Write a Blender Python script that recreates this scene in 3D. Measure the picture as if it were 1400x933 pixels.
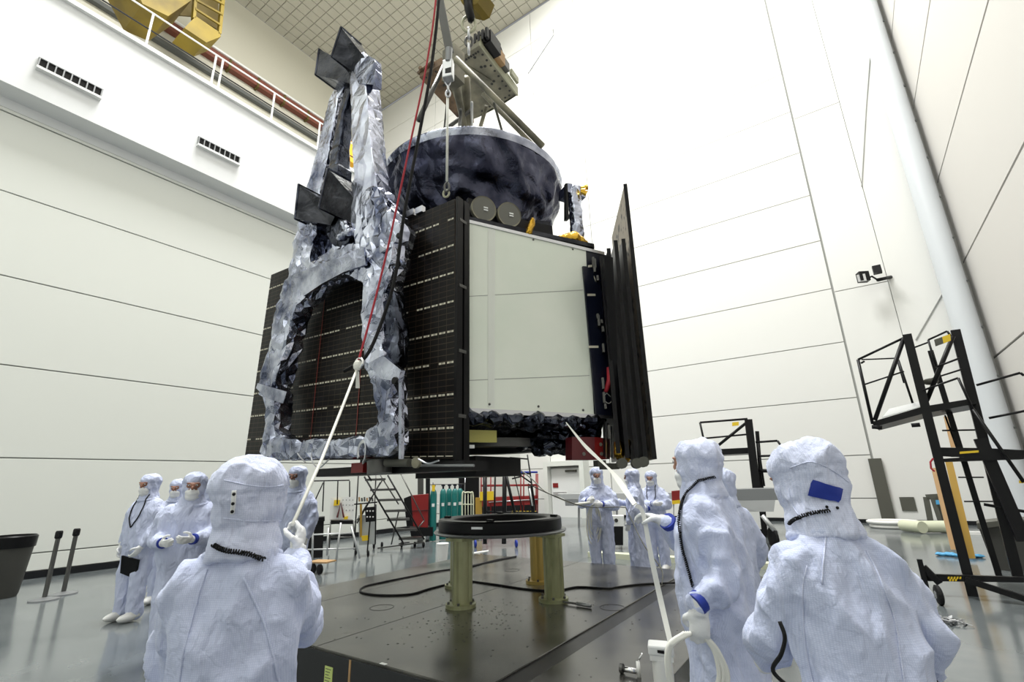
import bpy, math, random
import numpy as np
from mathutils import Vector, Matrix, noise
random.seed(7)
for _o in list(bpy.data.objects): bpy.data.objects.remove(_o)
SC = bpy.context.scene
COL = SC.collection

# ---------------------------------------------------------------- camera
F = 650.0544; CX, CY = 700.0, 466.5
CAM = np.array([0.0, 0.0, 1.6])
ROT = np.array([[0.820135, 0.182299, 0.542352], [0.571621, -0.219527, -0.790606], [-0.025065, 0.958423, -0.284247]])
cd = bpy.data.cameras.new('camera'); cam = bpy.data.objects.new('camera', cd); COL.objects.link(cam)
cd.sensor_width = 36.0; cd.lens = 36.0 * F / 1400.0; cd.clip_start = 0.05; cd.clip_end = 200
mw = Matrix(ROT.tolist()).to_4x4(); mw.translation = Vector(CAM)
cam.matrix_world = mw
SC.camera = cam
SC.view_settings.view_transform = 'Standard'; SC.view_settings.look = 'None'
SC.view_settings.exposure = 0.16; SC.view_settings.gamma = 1.0; SC.view_settings.use_curve_mapping = False

# ---------------------------------------------------------------- light
w = bpy.data.worlds.new('world'); SC.world = w; w.use_nodes = True
w.node_tree.nodes['Background'].inputs[0].default_value = (0.92, 0.96, 1.0, 1)
w.node_tree.nodes['Background'].inputs[1].default_value = 0.25
def area(name, loc, target, sx, sy, power, col=(1, 1, 1)):
    l = bpy.data.lights.new(name, 'AREA'); l.shape = 'RECTANGLE'; l.size = sx; l.size_y = sy
    l.energy = power; l.color = col
    o = bpy.data.objects.new(name, l); COL.objects.link(o); o.location = loc
    o.rotation_euler = (Vector(target) - Vector(loc)).to_track_quat('-Z', 'Y').to_euler()
    return o
# banks of high-bay lamps under the 31 m ceiling
area('high_bay_lamps', (-8, 5, 30.2), (-8, 5, 0), 11, 8, 9300, (1.0, 1.0, 0.985))
area('wall_wash_lamps', (-4.5, 15.0, 29.5), (-4.0, 20.5, 21), 10, 2, 1300, (1.0, 1.0, 0.97))
area('fill_light', (-3.0, -3.0, 10.5), (-3.5, 3.5, 1.0), 7, 3, 40, (0.95, 0.98, 1.0))  # added fill from behind the camera, not a fitting of the hall

# ---------------------------------------------------------------- survey helpers: photo point -> place in the hall
def ray(px, py):
    return ROT @ np.array([px - CX, -(py - CY), -F])
def U(px, py, d):                 # at optical depth d (metres)
    return CAM + d * ray(px, py) / F
def G(px, py, z=0.0):             # on a level surface
    r = ray(px, py); return CAM + (z - CAM[2]) / r[2] * r
def onX(px, py, x):
    r = ray(px, py); return CAM + x / r[0] * r
def onY(px, py, y):
    r = ray(px, py); return CAM + y / r[1] * r
def onP(px, py, p0, n):           # on a plane
    r = ray(px, py); p0 = np.array(p0, float); n = np.array(n, float)
    return CAM + ((p0 - CAM) @ n) / (r @ n) * r
def prj(p):
    q = ROT.T @ (np.array(p, float) - CAM); return CX + F * q[0] / -q[2], CY - F * q[1] / -q[2]
def dep(p):
    return -(ROT.T @ (np.array(p, float) - CAM))[2]
def zat(x, y, py):                # height above (x, y) that shows on row py
    lo, hi = -3.0, 40.0
    for _ in range(50):
        m = (lo + hi) / 2
        if prj((x, y, m))[1] > py: lo = m
        else: hi = m
    return lo

# ---------------------------------------------------------------- materials
M = {}
def mat(name, col, rough=0.5, metal=0.0, emit=None, spec=0.5, coat=0.0):
    m = bpy.data.materials.new(name); m.use_nodes = True
    b = m.node_tree.nodes['Principled BSDF']
    b.inputs['Base Color'].default_value = (*col, 1); b.inputs['Roughness'].default_value = rough
    b.inputs['Metallic'].default_value = metal; b.inputs['Specular IOR Level'].default_value = spec
    b.inputs['Coat Weight'].default_value = coat
    if emit:
        b.inputs['Emission Color'].default_value = (*col, 1); b.inputs['Emission Strength'].default_value = emit
    M[name] = m; return m
def N(m, t, **kw):
    n = m.node_tree.nodes.new(t)
    for k, v in kw.items():
        if k in n.inputs: n.inputs[k].default_value = v
        else: setattr(n, k, v)
    return n
def L(m, a, b): m.node_tree.links.new(a, b)
def bsdf(m): return m.node_tree.nodes['Principled BSDF']
def mottle(m, c1, c2, scale=3.0, detail=6, rough=None, stretch=(1, 1, 1), lo=0.35, hi=0.65):
    tc = N(m, 'ShaderNodeTexCoord'); mp = N(m, 'ShaderNodeMapping'); mp.inputs['Scale'].default_value = stretch
    nz = N(m, 'ShaderNodeTexNoise'); nz.inputs['Scale'].default_value = scale; nz.inputs['Detail'].default_value = detail
    r = N(m, 'ShaderNodeValToRGB'); r.color_ramp.elements[0].color = (*c1, 1); r.color_ramp.elements[1].color = (*c2, 1)
    r.color_ramp.elements[0].position = lo; r.color_ramp.elements[1].position = hi
    L(m, tc.outputs['Object'], mp.inputs[0]); L(m, mp.outputs[0], nz.inputs['Vector']); L(m, nz.outputs[0], r.inputs[0])
    L(m, r.outputs[0], bsdf(m).inputs['Base Color'])
    if rough:
        mr = N(m, 'ShaderNodeMapRange'); mr.inputs['To Min'].default_value = rough[0]; mr.inputs['To Max'].default_value = rough[1]
        L(m, nz.outputs[0], mr.inputs[0]); L(m, mr.outputs[0], bsdf(m).inputs['Roughness'])
    return nz, mp
def bumpy(m, scale, strength, dist=0.01, detail=3, kind='noise', stretch=(1, 1, 1)):
    tc = N(m, 'ShaderNodeTexCoord'); mp = N(m, 'ShaderNodeMapping'); mp.inputs['Scale'].default_value = stretch
    if kind == 'noise':
        nz = N(m, 'ShaderNodeTexNoise'); nz.inputs['Scale'].default_value = scale; nz.inputs['Detail'].default_value = detail
        nz.inputs['Distortion'].default_value = 0.6; out = nz.outputs[0]
    else:
        nz = N(m, 'ShaderNodeTexVoronoi'); nz.inputs['Scale'].default_value = scale; nz.feature = 'F1'; out = nz.outputs[0]
    bp = N(m, 'ShaderNodeBump'); bp.inputs['Strength'].default_value = strength; bp.inputs['Distance'].default_value = dist
    L(m, tc.outputs['Object'], mp.inputs[0]); L(m, mp.outputs[0], nz.inputs['Vector'])
    L(m, out, bp.inputs['Height']); 
    prev = bsdf(m).inputs['Normal'].links
    if prev: L(m, prev[0].from_socket, bp.inputs['Normal'])
    L(m, bp.outputs[0], bsdf(m).inputs['Normal'])

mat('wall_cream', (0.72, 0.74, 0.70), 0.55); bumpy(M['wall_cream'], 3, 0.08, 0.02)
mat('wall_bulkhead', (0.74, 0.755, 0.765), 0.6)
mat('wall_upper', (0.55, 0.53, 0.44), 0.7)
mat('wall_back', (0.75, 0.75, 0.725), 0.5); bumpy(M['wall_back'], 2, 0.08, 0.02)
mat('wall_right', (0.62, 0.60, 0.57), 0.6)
mat('joint_dark', (0.10, 0.105, 0.10), 0.8)
mat('joint_grey', (0.34, 0.345, 0.33), 0.8)
mat('ceiling_tile', (0.46, 0.44, 0.37), 0.8)
mat('ceiling_grid', (0.34, 0.325, 0.28), 0.8)
mat('column_white', (0.60, 0.63, 0.66), 0.4)
mat('base_dark', (0.012, 0.013, 0.015), 0.4)
mat('dark_post', (0.10, 0.10, 0.085), 0.5)
mat('floor_epoxy', (0.17, 0.185, 0.185), 0.16, spec=0.6); mottle(M['floor_epoxy'], (0.105, 0.12, 0.125), (0.15, 0.165, 0.17), 1.5, rough=(0.10, 0.2))
m = mat('plate_steel', (0.09, 0.09, 0.085), 0.3, 0.55, spec=0.6)
nz, mp = mottle(m, (0.03, 0.03, 0.028), (0.12, 0.117, 0.105), 2.2, detail=9, rough=(0.12, 0.34))
bumpy(m, 120, 0.06, 0.002)
mat('plate_edge', (0.045, 0.047, 0.05), 0.45, 0.3)
mat('plate_dark', (0.018, 0.018, 0.018), 0.35, 0.3)
# crinkled silver blanket
def foil(name, c1, c2, rough, s1=6, k1=0.5, s2=20, k2=0.25, metal=1.0):
    m = mat(name, c1, rough, metal)
    mottle(m, c1, c2, 3.5, detail=4)
    bumpy(m, s1, k1, 0.05, 4); bumpy(m, s2, k2, 0.012, 2)
    return m
foil('foil_silver', (0.10, 0.115, 0.18), (0.60, 0.63, 0.75), 0.15)
foil('foil_bright', (0.26, 0.28, 0.36), (0.58, 0.61, 0.72), 0.2)
foil('foil_dark', (0.018, 0.020, 0.030), (0.09, 0.10, 0.13), 0.2)
foil('foil_black', (0.012, 0.013, 0.016), (0.05, 0.052, 0.06), 0.24)
foil('foil_navy', (0.028, 0.030, 0.050), (0.10, 0.105, 0.15), 0.26, 4, 0.7, 16, 0.3)
foil('foil_smooth', (0.34, 0.36, 0.46), (0.62, 0.65, 0.76), 0.24, 4, 0.35, 14, 0.15)
foil('foil_gold', (0.45, 0.26, 0.03), (0.8, 0.5, 0.07), 0.25)
mat('cell_dark', (0.006, 0.005, 0.0045), 0.35, spec=0.25)
mat('cell_gap', (0.055, 0.036, 0.02), 0.5, 0.0)
mat('cell_tab', (0.72, 0.68, 0.55), 0.5)
mat('red_wire', (0.20, 0.03, 0.02), 0.5)
mat('panel_black', (0.006, 0.006, 0.007), 0.35)
mat('panel_edge', (0.010, 0.010, 0.011), 0.4)
m = mat('array_back', (0.30, 0.26, 0.19), 0.5); mottle(m, (0.03, 0.025, 0.02), (0.36, 0.31, 0.23), 9, detail=8, lo=.36, hi=.45)
m = mat('radiator', (0.68, 0.74, 0.63), 0.22, spec=0.5, coat=0.3); mottle(m, (0.76, 0.82, 0.72), (0.82, 0.86, 0.77), 1.3, rough=(0.2, 0.3))
mat('radiator_tape', (0.75, 0.78, 0.72), 0.3)
mat('silver', (0.62, 0.63, 0.66), 0.3, 1.0)
mat('chrome', (0.8, 0.8, 0.82), 0.12, 1.0)
mat('steel_dark', (0.12, 0.12, 0.115), 0.4, 0.8)
m = mat('fixture_green', (0.25, 0.24, 0.17), 0.5, 0.15); mottle(m, (0.10, 0.095, 0.07), (0.30, 0.28, 0.20), 3, detail=6)
mat('fixture_edge', (0.42, 0.42, 0.30), 0.5)
m = mat('fixture_rust', (0.22, 0.11, 0.05), 0.6, 0.2); mottle(m, (0.06, 0.04, 0.025), (0.24, 0.15, 0.085), 5, detail=6)
m = mat('leg_green', (0.30, 0.31, 0.16), 0.33, 0.45); mottle(m, (0.19, 0.20, 0.095), (0.42, 0.43, 0.25), 5, detail=8, rough=(0.25, 0.45), stretch=(1, 1, 0.3))
mat('leg_gold', (0.50, 0.36, 0.10), 0.35, 0.5)
mat('black_metal', (0.010, 0.010, 0.011), 0.35)
mat('black_rubber', (0.012, 0.012, 0.013), 0.6)
mat('grey_metal', (0.28, 0.29, 0.30), 0.4, 0.6)
mat('light_metal', (0.60, 0.61, 0.62), 0.35, 0.6)
mat('white_paint', (0.78, 0.79, 0.78), 0.35)
mat('white_plastic', (0.80, 0.80, 0.78), 0.4)
mat('rope_white', (0.80, 0.80, 0.74), 0.7)
mat('rope_red', (0.42, 0.02, 0.035), 0.6)
mat('cream_paint', (0.62, 0.64, 0.48), 0.5)
mat('red_paint', (0.22, 0.012, 0.012), 0.4)
mat('maroon', (0.10, 0.008, 0.012), 0.45)
mat('yellow', (0.75, 0.52, 0.02), 0.5)
m = mat('crane_yellow', (0.24, 0.17, 0.01), 0.6); mottle(m, (0.13, 0.09, 0.008), (0.30, 0.21, 0.012), 0.5)
mat('crane_orange', (0.75, 0.38, 0.02), 0.6)
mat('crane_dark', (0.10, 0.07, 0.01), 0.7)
mat('rail_red', (0.17, 0.05, 0.03), 0.6)
mat('green_tank', (0.006, 0.14, 0.13), 0.35)
mat('blue', (0.008, 0.03, 0.30), 0.5)
mat('blue_dark', (0.004, 0.006, 0.018), 0.35)
mat('light_blue', (0.08, 0.35, 0.62), 0.5)
mat('wood', (0.42, 0.26, 0.12), 0.6)
mat('wood_gold', (0.38, 0.23, 0.03), 0.55)
mat('label_green', (0.55, 0.66, 0.22), 0.6)
mat('ink', (0.02, 0.02, 0.02), 0.6)
mat('lens_grey', (0.14, 0.14, 0.12), 0.35)
mat('bin_grey', (0.06, 0.06, 0.055), 0.5)
mat('skin', (0.28, 0.13, 0.085), 0.5); mat('skin_light', (0.46, 0.25, 0.18), 0.5)
mat('eye_white', (0.7, 0.7, 0.7), 0.3)
def suit(name, col, grid):
    m = mat(name, col, 0.85)
    tc = N(m, 'ShaderNodeTexCoord')
    ck = N(m, 'ShaderNodeTexBrick'); ck.inputs['Scale'].default_value = grid; ck.offset = 0.0
    ck.inputs['Mortar Size'].default_value = 0.10; ck.inputs['Brick Width'].default_value = 0.5; ck.inputs['Row Height'].default_value = 0.5
    ck.inputs['Color1'].default_value = (*col, 1); ck.inputs['Color2'].default_value = (*col, 1)
    ck.inputs['Mortar'].default_value = (col[0] * 0.86, col[1] * 0.88, col[2] * 0.92, 1)
    mp = N(m, 'ShaderNodeMapping'); mp.inputs['Rotation'].default_value = (math.pi / 2, 0, 0)
    L(m, tc.outputs['Object'], mp.inputs[0]); L(m, mp.outputs[0], ck.inputs['Vector'])
    L(m, ck.outputs[0], bsdf(m).inputs['Base Color'])
    bumpy(m, 8, 0.8, 0.05, 4, stretch=(1, 1, 0.4)); bumpy(m, 26, 0.5, 0.014, 3)
    bsdf(m).inputs['Sheen Weight'].default_value = 0.15
    return m
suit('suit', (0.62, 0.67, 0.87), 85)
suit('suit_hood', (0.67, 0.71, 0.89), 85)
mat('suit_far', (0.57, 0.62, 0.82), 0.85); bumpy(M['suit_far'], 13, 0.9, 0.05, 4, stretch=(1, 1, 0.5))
mat('glove', (0.78, 0.79, 0.80), 0.55); bumpy(M['glove'], 40, 0.3, 0.01)
mat('mask', (0.80, 0.81, 0.82), 0.8)
for k_ in ('panel_black', 'panel_edge', 'black_metal', 'black_rubber', 'cell_dark', 'base_dark', 'plate_dark', 'plate_edge', 'dark_post', 'bin_grey'):
    bsdf(M[k_]).inputs['Specular IOR Level'].default_value = 0.18
mat('block_yellow', (0.50, 0.46, 0.12), 0.5)
mat('bag', (0.55, 0.58, 0.57), 0.25)

# ---------------------------------------------------------------- mesh building
class MB:
    def __init__(s): s.v = []; s.f = []; s.mi = []; s.cur = 0
    def add(s, vs, fs):
        n = len(s.v); s.v += [tuple(map(float, p)) for p in vs]
        s.f += [tuple(i + n for i in f) for f in fs]; s.mi += [s.cur] * len(fs); return s
    def m(s, i): s.cur = i; return s
    def box(s, a, b):
        x0, y0, z0 = a; x1, y1, z1 = b
        vs = [(x, y, z) for z in (z0, z1) for y in (y0, y1) for x in (x0, x1)]
        return s.add(vs, [(0, 2, 3, 1), (4, 5, 7, 6), (0, 1, 5, 4), (1, 3, 7, 5), (3, 2, 6, 7), (2, 0, 4, 6)])
    def obox(s, c, ex, ey, ez):            # centre and three half-extent vectors
        c, ex, ey, ez = [np.array(q, float) for q in (c, ex, ey, ez)]
        vs = [c + i * ex + j * ey + k * ez for k in (-1, 1) for j in (-1, 1) for i in (-1, 1)]
        return s.add(vs, [(0, 2, 3, 1), (4, 5, 7, 6), (0, 1, 5, 4), (1, 3, 7, 5), (3, 2, 6, 7), (2, 0, 4, 6)])
    def prism(s, poly, th):                # polygon extruded by a vector
        poly = [np.array(p, float) for p in poly]; th = np.array(th, float); n = len(poly)
        vs = poly + [p + th for p in poly]
        return s.add(vs, [tuple(range(n)), tuple(range(2 * n - 1, n - 1, -1))] + [(i, i + n, (i + 1) % n + n, (i + 1) % n) for i in range(n)])
    def tube(s, pts, r, n=8, cap=True, closed=False):
        pts = [np.array(p, float) for p in pts]; k = len(pts)
        rs = r if hasattr(r, '__len__') else [r] * k
        vs = []; prev = None
        for i, p in enumerate(pts):
            if closed: t = pts[(i + 1) % k] - pts[i - 1]
            else: t = pts[min(i + 1, k - 1)] - pts[max(i - 1, 0)]
            t = t / (np.linalg.norm(t) + 1e-9)
            if prev is None:
                a = np.array([0, 0, 1.0]) if abs(t[2]) < 0.9 else np.array([1.0, 0, 0])
            else: a = prev
            u = a - t * (a @ t); nu = np.linalg.norm(u)
            if nu < 1e-6: u = np.cross(t, [1, 0.3, 0.2]); nu = np.linalg.norm(u)
            u = u / nu; prev = u; w_ = np.cross(t, u)
            for j in range(n):
                an = 2 * math.pi * j / n; vs.append(p + rs[i] * (math.cos(an) * u + math.sin(an) * w_))
        fs = []
        for i in range(k if closed else k - 1):
            for j in range(n):
                a = i * n + j; b = i * n + (j + 1) % n; c = ((i + 1) % k) * n
                fs.append((a, b, c + (j + 1) % n, c + j))
        if cap and not closed: fs += [tuple(range(n - 1, -1, -1)), tuple((k - 1) * n + j for j in range(n))]
        return s.add(vs, fs)
    def lathe(s, prof, c, ax=(0, 0, 1), n=24, a0=0, a1=2 * math.pi, ring=False):    # prof: (radius, height along axis)
        c = np.array(c, float); ax = np.array(ax, float); ax /= np.linalg.norm(ax)
        u = np.cross(ax, [0, 0, 1.0]) if abs(ax[2]) < 0.9 else np.cross(ax, [1.0, 0, 0]); u /= np.linalg.norm(u); v = np.cross(ax, u)
        full = abs(a1 - a0 - 2 * math.pi) < 1e-6; m = n if full else n + 1
        vs = []
        for (r, h) in prof:
            for j in range(m):
                a = a0 + (a1 - a0) * j / n; vs.append(c + ax * h + r * (math.cos(a) * u + math.sin(a) * v))
        fs = [(i * m + j, i * m + (j + 1) % m, (i + 1) * m + (j + 1) % m, (i + 1) * m + j) for i in range(len(prof) - 1) for j in range(n)]
        if ring: k_ = (len(prof) - 1) * m; fs += [(k_ + j, k_ + (j + 1) % m, (j + 1) % m, j) for j in range(n)]
        elif full:
            if prof[0][0] > 1e-5: fs.append(tuple(range(m - 1, -1, -1)))
            if prof[-1][0] > 1e-5: fs.append(tuple((len(prof) - 1) * m + j for j in range(m)))
        return s.add(vs, fs)
    def ell(s, c, r, n=12, k=8, R=None):
        c = np.array(c, float); vs = []
        for i in range(k + 1):
            th = math.pi * (0.02 + 0.96 * i / k)
            for j in range(n):
                a = 2 * math.pi * j / n
                q = np.array([r[0] * math.sin(th) * math.cos(a), r[1] * math.sin(th) * math.sin(a), r[2] * math.cos(th)])
                if R is not None: q = R @ q
                vs.append(c + q)
        fs = [(i * n + j, (i + 1) * n + j, (i + 1) * n + (j + 1) % n, i * n + (j + 1) % n) for i in range(k) for j in range(n)]
        fs += [tuple(range(n)), tuple(range((k + 1) * n - 1, k * n - 1, -1))]
        return s.add(vs, fs)
    def wheel(s, c, r, w_, ax):
        return s.lathe([(r * 0.35, -w_ * 0.5), (r * 0.8, -w_ / 2), (r, -w_ * 0.3), (r, w_ * 0.3), (r * 0.8, w_ / 2), (r * 0.35, w_ * 0.5)], c, ax, 16)
    def build(s, name, mats, parent=None, local=False, smooth=False, bevel=0):
        vs = np.array(s.v, float).reshape(-1, 3)
        if parent is not None:
            if not local: vs = vs - np.array(parent['_org'])
            org = np.array(parent['_org'])
        else:
            org = np.array([(vs[:, 0].min() + vs[:, 0].max()) / 2, (vs[:, 1].min() + vs[:, 1].max()) / 2, vs[:, 2].min()])
            vs = vs - org
        me = bpy.data.meshes.new(name); me.from_pydata(vs.tolist(), [], s.f)
        mats = mats if isinstance(mats, (list, tuple)) else [mats]
        for q in mats: me.materials.append(M[q])
        if len(mats) > 1: me.polygons.foreach_set('material_index', s.mi)
        if smooth: me.polygons.foreach_set('use_smooth', [True] * len(me.polygons))
        me.update()
        o = bpy.data.objects.new(name, me); COL.objects.link(o)
        if parent is not None: o.parent = parent
        else: o.location = org
        o['_org'] = org.tolist()
        if smooth == 'auto': autosmooth(o)
        if bevel:
            bv = o.modifiers.new('bevel', 'BEVEL'); bv.width = bevel; bv.segments = 2; bv.limit_method = 'ANGLE'
        return o
def autosmooth(o, ang=40):
    me = o.data
    nrm = [p.normal.copy() for p in me.polygons]; ed = {}
    for p in me.polygons:
        for k in p.edge_keys: ed.setdefault(k, []).append(p.index)
    c = math.cos(math.radians(ang)); sh = []
    for e in me.edges:
        f = ed.get(tuple(sorted(e.vertices)), [])
        sh.append(len(f) != 2 or nrm[f[0]].dot(nrm[f[1]]) < c)
    at = me.attributes.get('sharp_edge') or me.attributes.new('sharp_edge', 'BOOLEAN', 'EDGE')
    at.data.foreach_set('value', sh)
def tag(o, label, cat, group=None, kind=None):
    if label: o['label'] = label
    if cat: o['category'] = cat
    if group: o['group'] = group
    if kind: o['kind'] = kind
    return o
def thing(name, label, cat, loc, group=None, rz=0.0):
    o = bpy.data.objects.new(name, None); COL.objects.link(o); o.location = tuple(map(float, loc)); o.rotation_euler = (0, 0, rz)
    o.empty_display_size = 0.2; o['_org'] = [float(q) for q in loc]
    return tag(o, label, cat, group)
def struct(o): o['kind'] = 'structure'; return o
def dup(root, loc, label=None, rz=None):
    r = root.copy(); COL.objects.link(r); r.location = tuple(map(float, loc)); r['_org'] = [float(q) for q in loc]
    if rz is not None: r.rotation_euler = (0, 0, rz)
    if label: r['label'] = label
    for ch in list(root.children):
        c = ch.copy(); COL.objects.link(c); c.parent = r
        for g in list(ch.children):
            d = g.copy(); COL.objects.link(d); d.parent = c
    return r
def catmull(pts, k=6):
    P = [np.array(p, float) for p in pts]; P = [2 * P[0] - P[1]] + P + [2 * P[-1] - P[-2]]; out = []
    for i in range(1, len(P) - 2):
        for j in range(k):
            t = j / k; a, b, c, d = P[i - 1:i + 3]
            out.append(0.5 * ((2 * b) + (c - a) * t + (2 * a - 5 * b + 4 * c - d) * t * t + (3 * b - a - 3 * c + d) * t ** 3))
    out.append(P[-2]); return out
def nz3(x, y, z): return noise.noise(Vector((x, y, z)))
# union of overlapping closed shapes as one continuous skin
def skin(mb, voxel, smooth_it=2, disp=None):
    me = bpy.data.meshes.new('tmp'); me.from_pydata(mb.v, [], mb.f); me.update()
    o = bpy.data.objects.new('tmp', me); COL.objects.link(o)
    md = o.modifiers.new('r', 'REMESH'); md.mode = 'VOXEL'; md.voxel_size = voxel; md.adaptivity = 0
    dg = bpy.context.evaluated_depsgraph_get(); dg.update()
    e = bpy.data.meshes.new_from_object(o.evaluated_get(dg))
    bpy.data.objects.remove(o); bpy.data.meshes.remove(me)
    nv = len(e.vertices); co = np.empty(nv * 3); e.vertices.foreach_get('co', co); co = co.reshape(-1, 3)
    ed = np.empty(len(e.edges) * 2, int); e.edges.foreach_get('vertices', ed); ed = ed.reshape(-1, 2)
    deg = np.bincount(ed.ravel(), minlength=nv)[:, None]
    def lap(c, it):
        for _ in range(it):
            s_ = np.zeros_like(c)
            for q in range(3):
                s_[:, q] = np.bincount(ed[:, 0], c[ed[:, 1], q], nv) + np.bincount(ed[:, 1], c[ed[:, 0], q], nv)
            c = 0.5 * c + 0.5 * s_ / np.maximum(deg, 1)
        return c
    co = lap(co, smooth_it)
    e.vertices.foreach_set('co', co.ravel()); e.update()
    if disp is not None:
        nr = np.empty(nv * 3); e.vertices.foreach_get('normal', nr); nr = nr.reshape(-1, 3)
        nr = lap(nr, 3)
        d = np.array([disp(p, n_) for p, n_ in zip(co, nr)])
        co = co + nr * d[:, None]
        e.vertices.foreach_set('co', co.ravel()); e.update()
    return e
def crinkle(me, ratio):      # planar facets and sharp creases, like stiff foil
    o = bpy.data.objects.new('tmp', me); COL.objects.link(o)
    md = o.modifiers.new('d', 'DECIMATE'); md.ratio = ratio
    dg = bpy.context.evaluated_depsgraph_get(); dg.update()
    e = bpy.data.meshes.new_from_object(o.evaluated_get(dg)); bpy.data.objects.remove(o); bpy.data.meshes.remove(me)
    return e
def mesh_obj(name, me, mats, parent=None, local=False, smooth=True):
    for q in (mats if isinstance(mats, (list, tuple)) else [mats]): me.materials.append(M[q])
    nv = len(me.vertices); co = np.empty(nv * 3); me.vertices.foreach_get('co', co); co = co.reshape(-1, 3)
    if parent is not None:
        org = np.array(parent['_org'])
        if not local: co = co - org
    else:
        org = np.array([(co[:, 0].min() + co[:, 0].max()) / 2, (co[:, 1].min() + co[:, 1].max()) / 2, co[:, 2].min()]); co = co - org
    me.vertices.foreach_set('co', co.ravel())
    me.polygons.foreach_set('use_smooth', [bool(smooth)] * len(me.polygons)); me.update(); me.name = name
    o = bpy.data.objects.new(name, me); COL.objects.link(o); o['_org'] = org.tolist()
    if parent is not None: o.parent = parent
    else: o.location = org
    return o
# ================================================================ the hall
XL, XR, YB, ZC, XF, ZM = -13.77, 4.2, 20.5, 31.0, -26.5, 12.78
YR = -9.0
struct(MB().box((XF - 0.3, YR - 0.3, -0.3), (XR + 0.3, YB + 0.3, 0)).build('floor', 'floor_epoxy'))
# low side wall with its panels (grooves between them)
wl = struct(MB().box((XL - 0.4, YR, 0), (XL - 0.035, YB, 9.95)).build('wall_left', 'joint_grey'))
zs = [0.13, 0.47, 2.31, 4.14, 5.98, 7.81, 9.62]
for a, b in zip(zs[:-1], zs[1:]):
    MB().box((XL - 0.035, YR, a + 0.013), (XL, YB, b - 0.013)).build('panel', 'wall_cream', wl, bevel=0.006)
MB().box((XL - 0.035, YR, 9.63), (XL + 0.02, YB, 9.70)).build('ledge', 'wall_cream', wl)
MB().box((XL - 0.035, YR, 9.72), (XL, YB, 9.95)).build('panel', 'wall_bulkhead', wl)
struct(MB().box((XL, YR, 0), (XL + 0.02, YB, 0.13)).build('baseboard_left', 'base_dark'))
bk = struct(MB().box((XL - 0.6, YR, 9.95), (-13.2, YB, ZM - 0.12)).build('wall_left_bulkhead', 'wall_bulkhead'))
MB().box((-14.2, YR, ZM - 0.12), (-13.1, YB, ZM)).build('coping', 'white_paint', bk)
struct(MB().box((XF, YR, ZM - 0.3), (-14.0, YB, ZM - 0.12)).build('floor_mezzanine', 'joint_grey'))
# far upper wall, back, right, rear walls
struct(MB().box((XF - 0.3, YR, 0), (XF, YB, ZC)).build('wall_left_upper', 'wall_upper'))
wb = struct(MB().box((XF, YB + 0.05, 0), (XR + 0.3, YB + 0.3, ZC)).build('wall_back', 'joint_grey'))
rows = [0.10, 0.78, 2.18, 4.14, 6.17, 8.25, 10.25, 12.26, 14.28, 16.32, 18.30, 20.35, 22.4, 24.4, 26.4, 28.4, 30.9]
dx0, dx1 = -7.55, -5.55          # opening for the personnel door
for a, b in zip(rows[:-1], rows[1:]):
    for x0, x1 in ((-26.4, -20.3), (-20.3, -12.0), (-12.0, -8.93), (-8.93, 0.53)):
        x0 += 0.02; x1 -= 0.02
        MB().box((x0, YB, a + 0.016), (x1, YB + 0.05, b - 0.016)).build('panel', 'wall_back', wb)
srows = [0.10, 8.1, 15.9, 24.0, 30.9]
for a, b in zip(srows[:-1], srows[1:]):
    MB().box((0.58, YB, a + 0.015), (2.17, YB + 0.05, b - 0.015)).build('panel', 'wall_back', wb)
MB().box((2.19, YB, 0.1), (XR, YB + 0.05, 30.9)).build('panel', 'wall_back', wb)
struct(MB().box((-8.9, YB - 0.03, 0), (XR, YB, 0.12)).build('baseboard_back', 'base_dark'))
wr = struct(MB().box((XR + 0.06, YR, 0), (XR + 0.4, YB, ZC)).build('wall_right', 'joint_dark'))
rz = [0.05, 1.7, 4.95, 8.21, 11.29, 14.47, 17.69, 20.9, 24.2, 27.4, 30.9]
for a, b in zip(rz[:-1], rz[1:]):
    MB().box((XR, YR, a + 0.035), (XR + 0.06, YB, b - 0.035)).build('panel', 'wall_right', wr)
struct(MB().box((XF, YR - 0.3, 0), (XR + 0.4, YR, ZC)).build('wall_rear', 'wall_cream'))
# ceiling of square tiles
ce = struct(MB().box((XF, YR, ZC + 0.05), (XR, YB, ZC + 0.3)).build('ceiling', 'ceiling_grid'))
T = 0.64; tb = MB().box((-T / 2 + 0.02, -T / 2 + 0.02, 0), (T / 2 - 0.02, T / 2 - 0.02, 0.06))
cells = [(XF + T * (i + 0.5), YR + T * (j + 0.5)) for i in range(int((XR - XF) / T)) for j in range(int((YB - YR) / T))]
def seen(c):
    p = prj((c[0], c[1], ZC)); return dep((c[0], c[1], ZC)) > 0 and -10 < p[0] < 780 and -10 < p[1] < 200
vis = sorted([c for c in cells if seen(c)], key=lambda c: dep((c[0], c[1], ZC)))
one = set(vis[:300]); t0 = None; rest = MB()
for c in cells:
    if c in one:
        if t0 is None:
            t0 = tb.build('ceiling_tile', 'ceiling_tile'); t0.parent = ce; o = t0
        else: o = t0.copy(); COL.objects.link(o)
        o.location = (c[0] - ce['_org'][0], c[1] - ce['_org'][1], ZC - ce['_org'][2])
    else: rest.box((c[0] - T / 2 + .02, c[1] - T / 2 + .02, ZC), (c[0] + T / 2 - .02, c[1] + T / 2 - .02, ZC + .05))
rt = rest.build('ceiling_tiles', 'ceiling_tile', ce); rt['kind'] = 'stuff'
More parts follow.
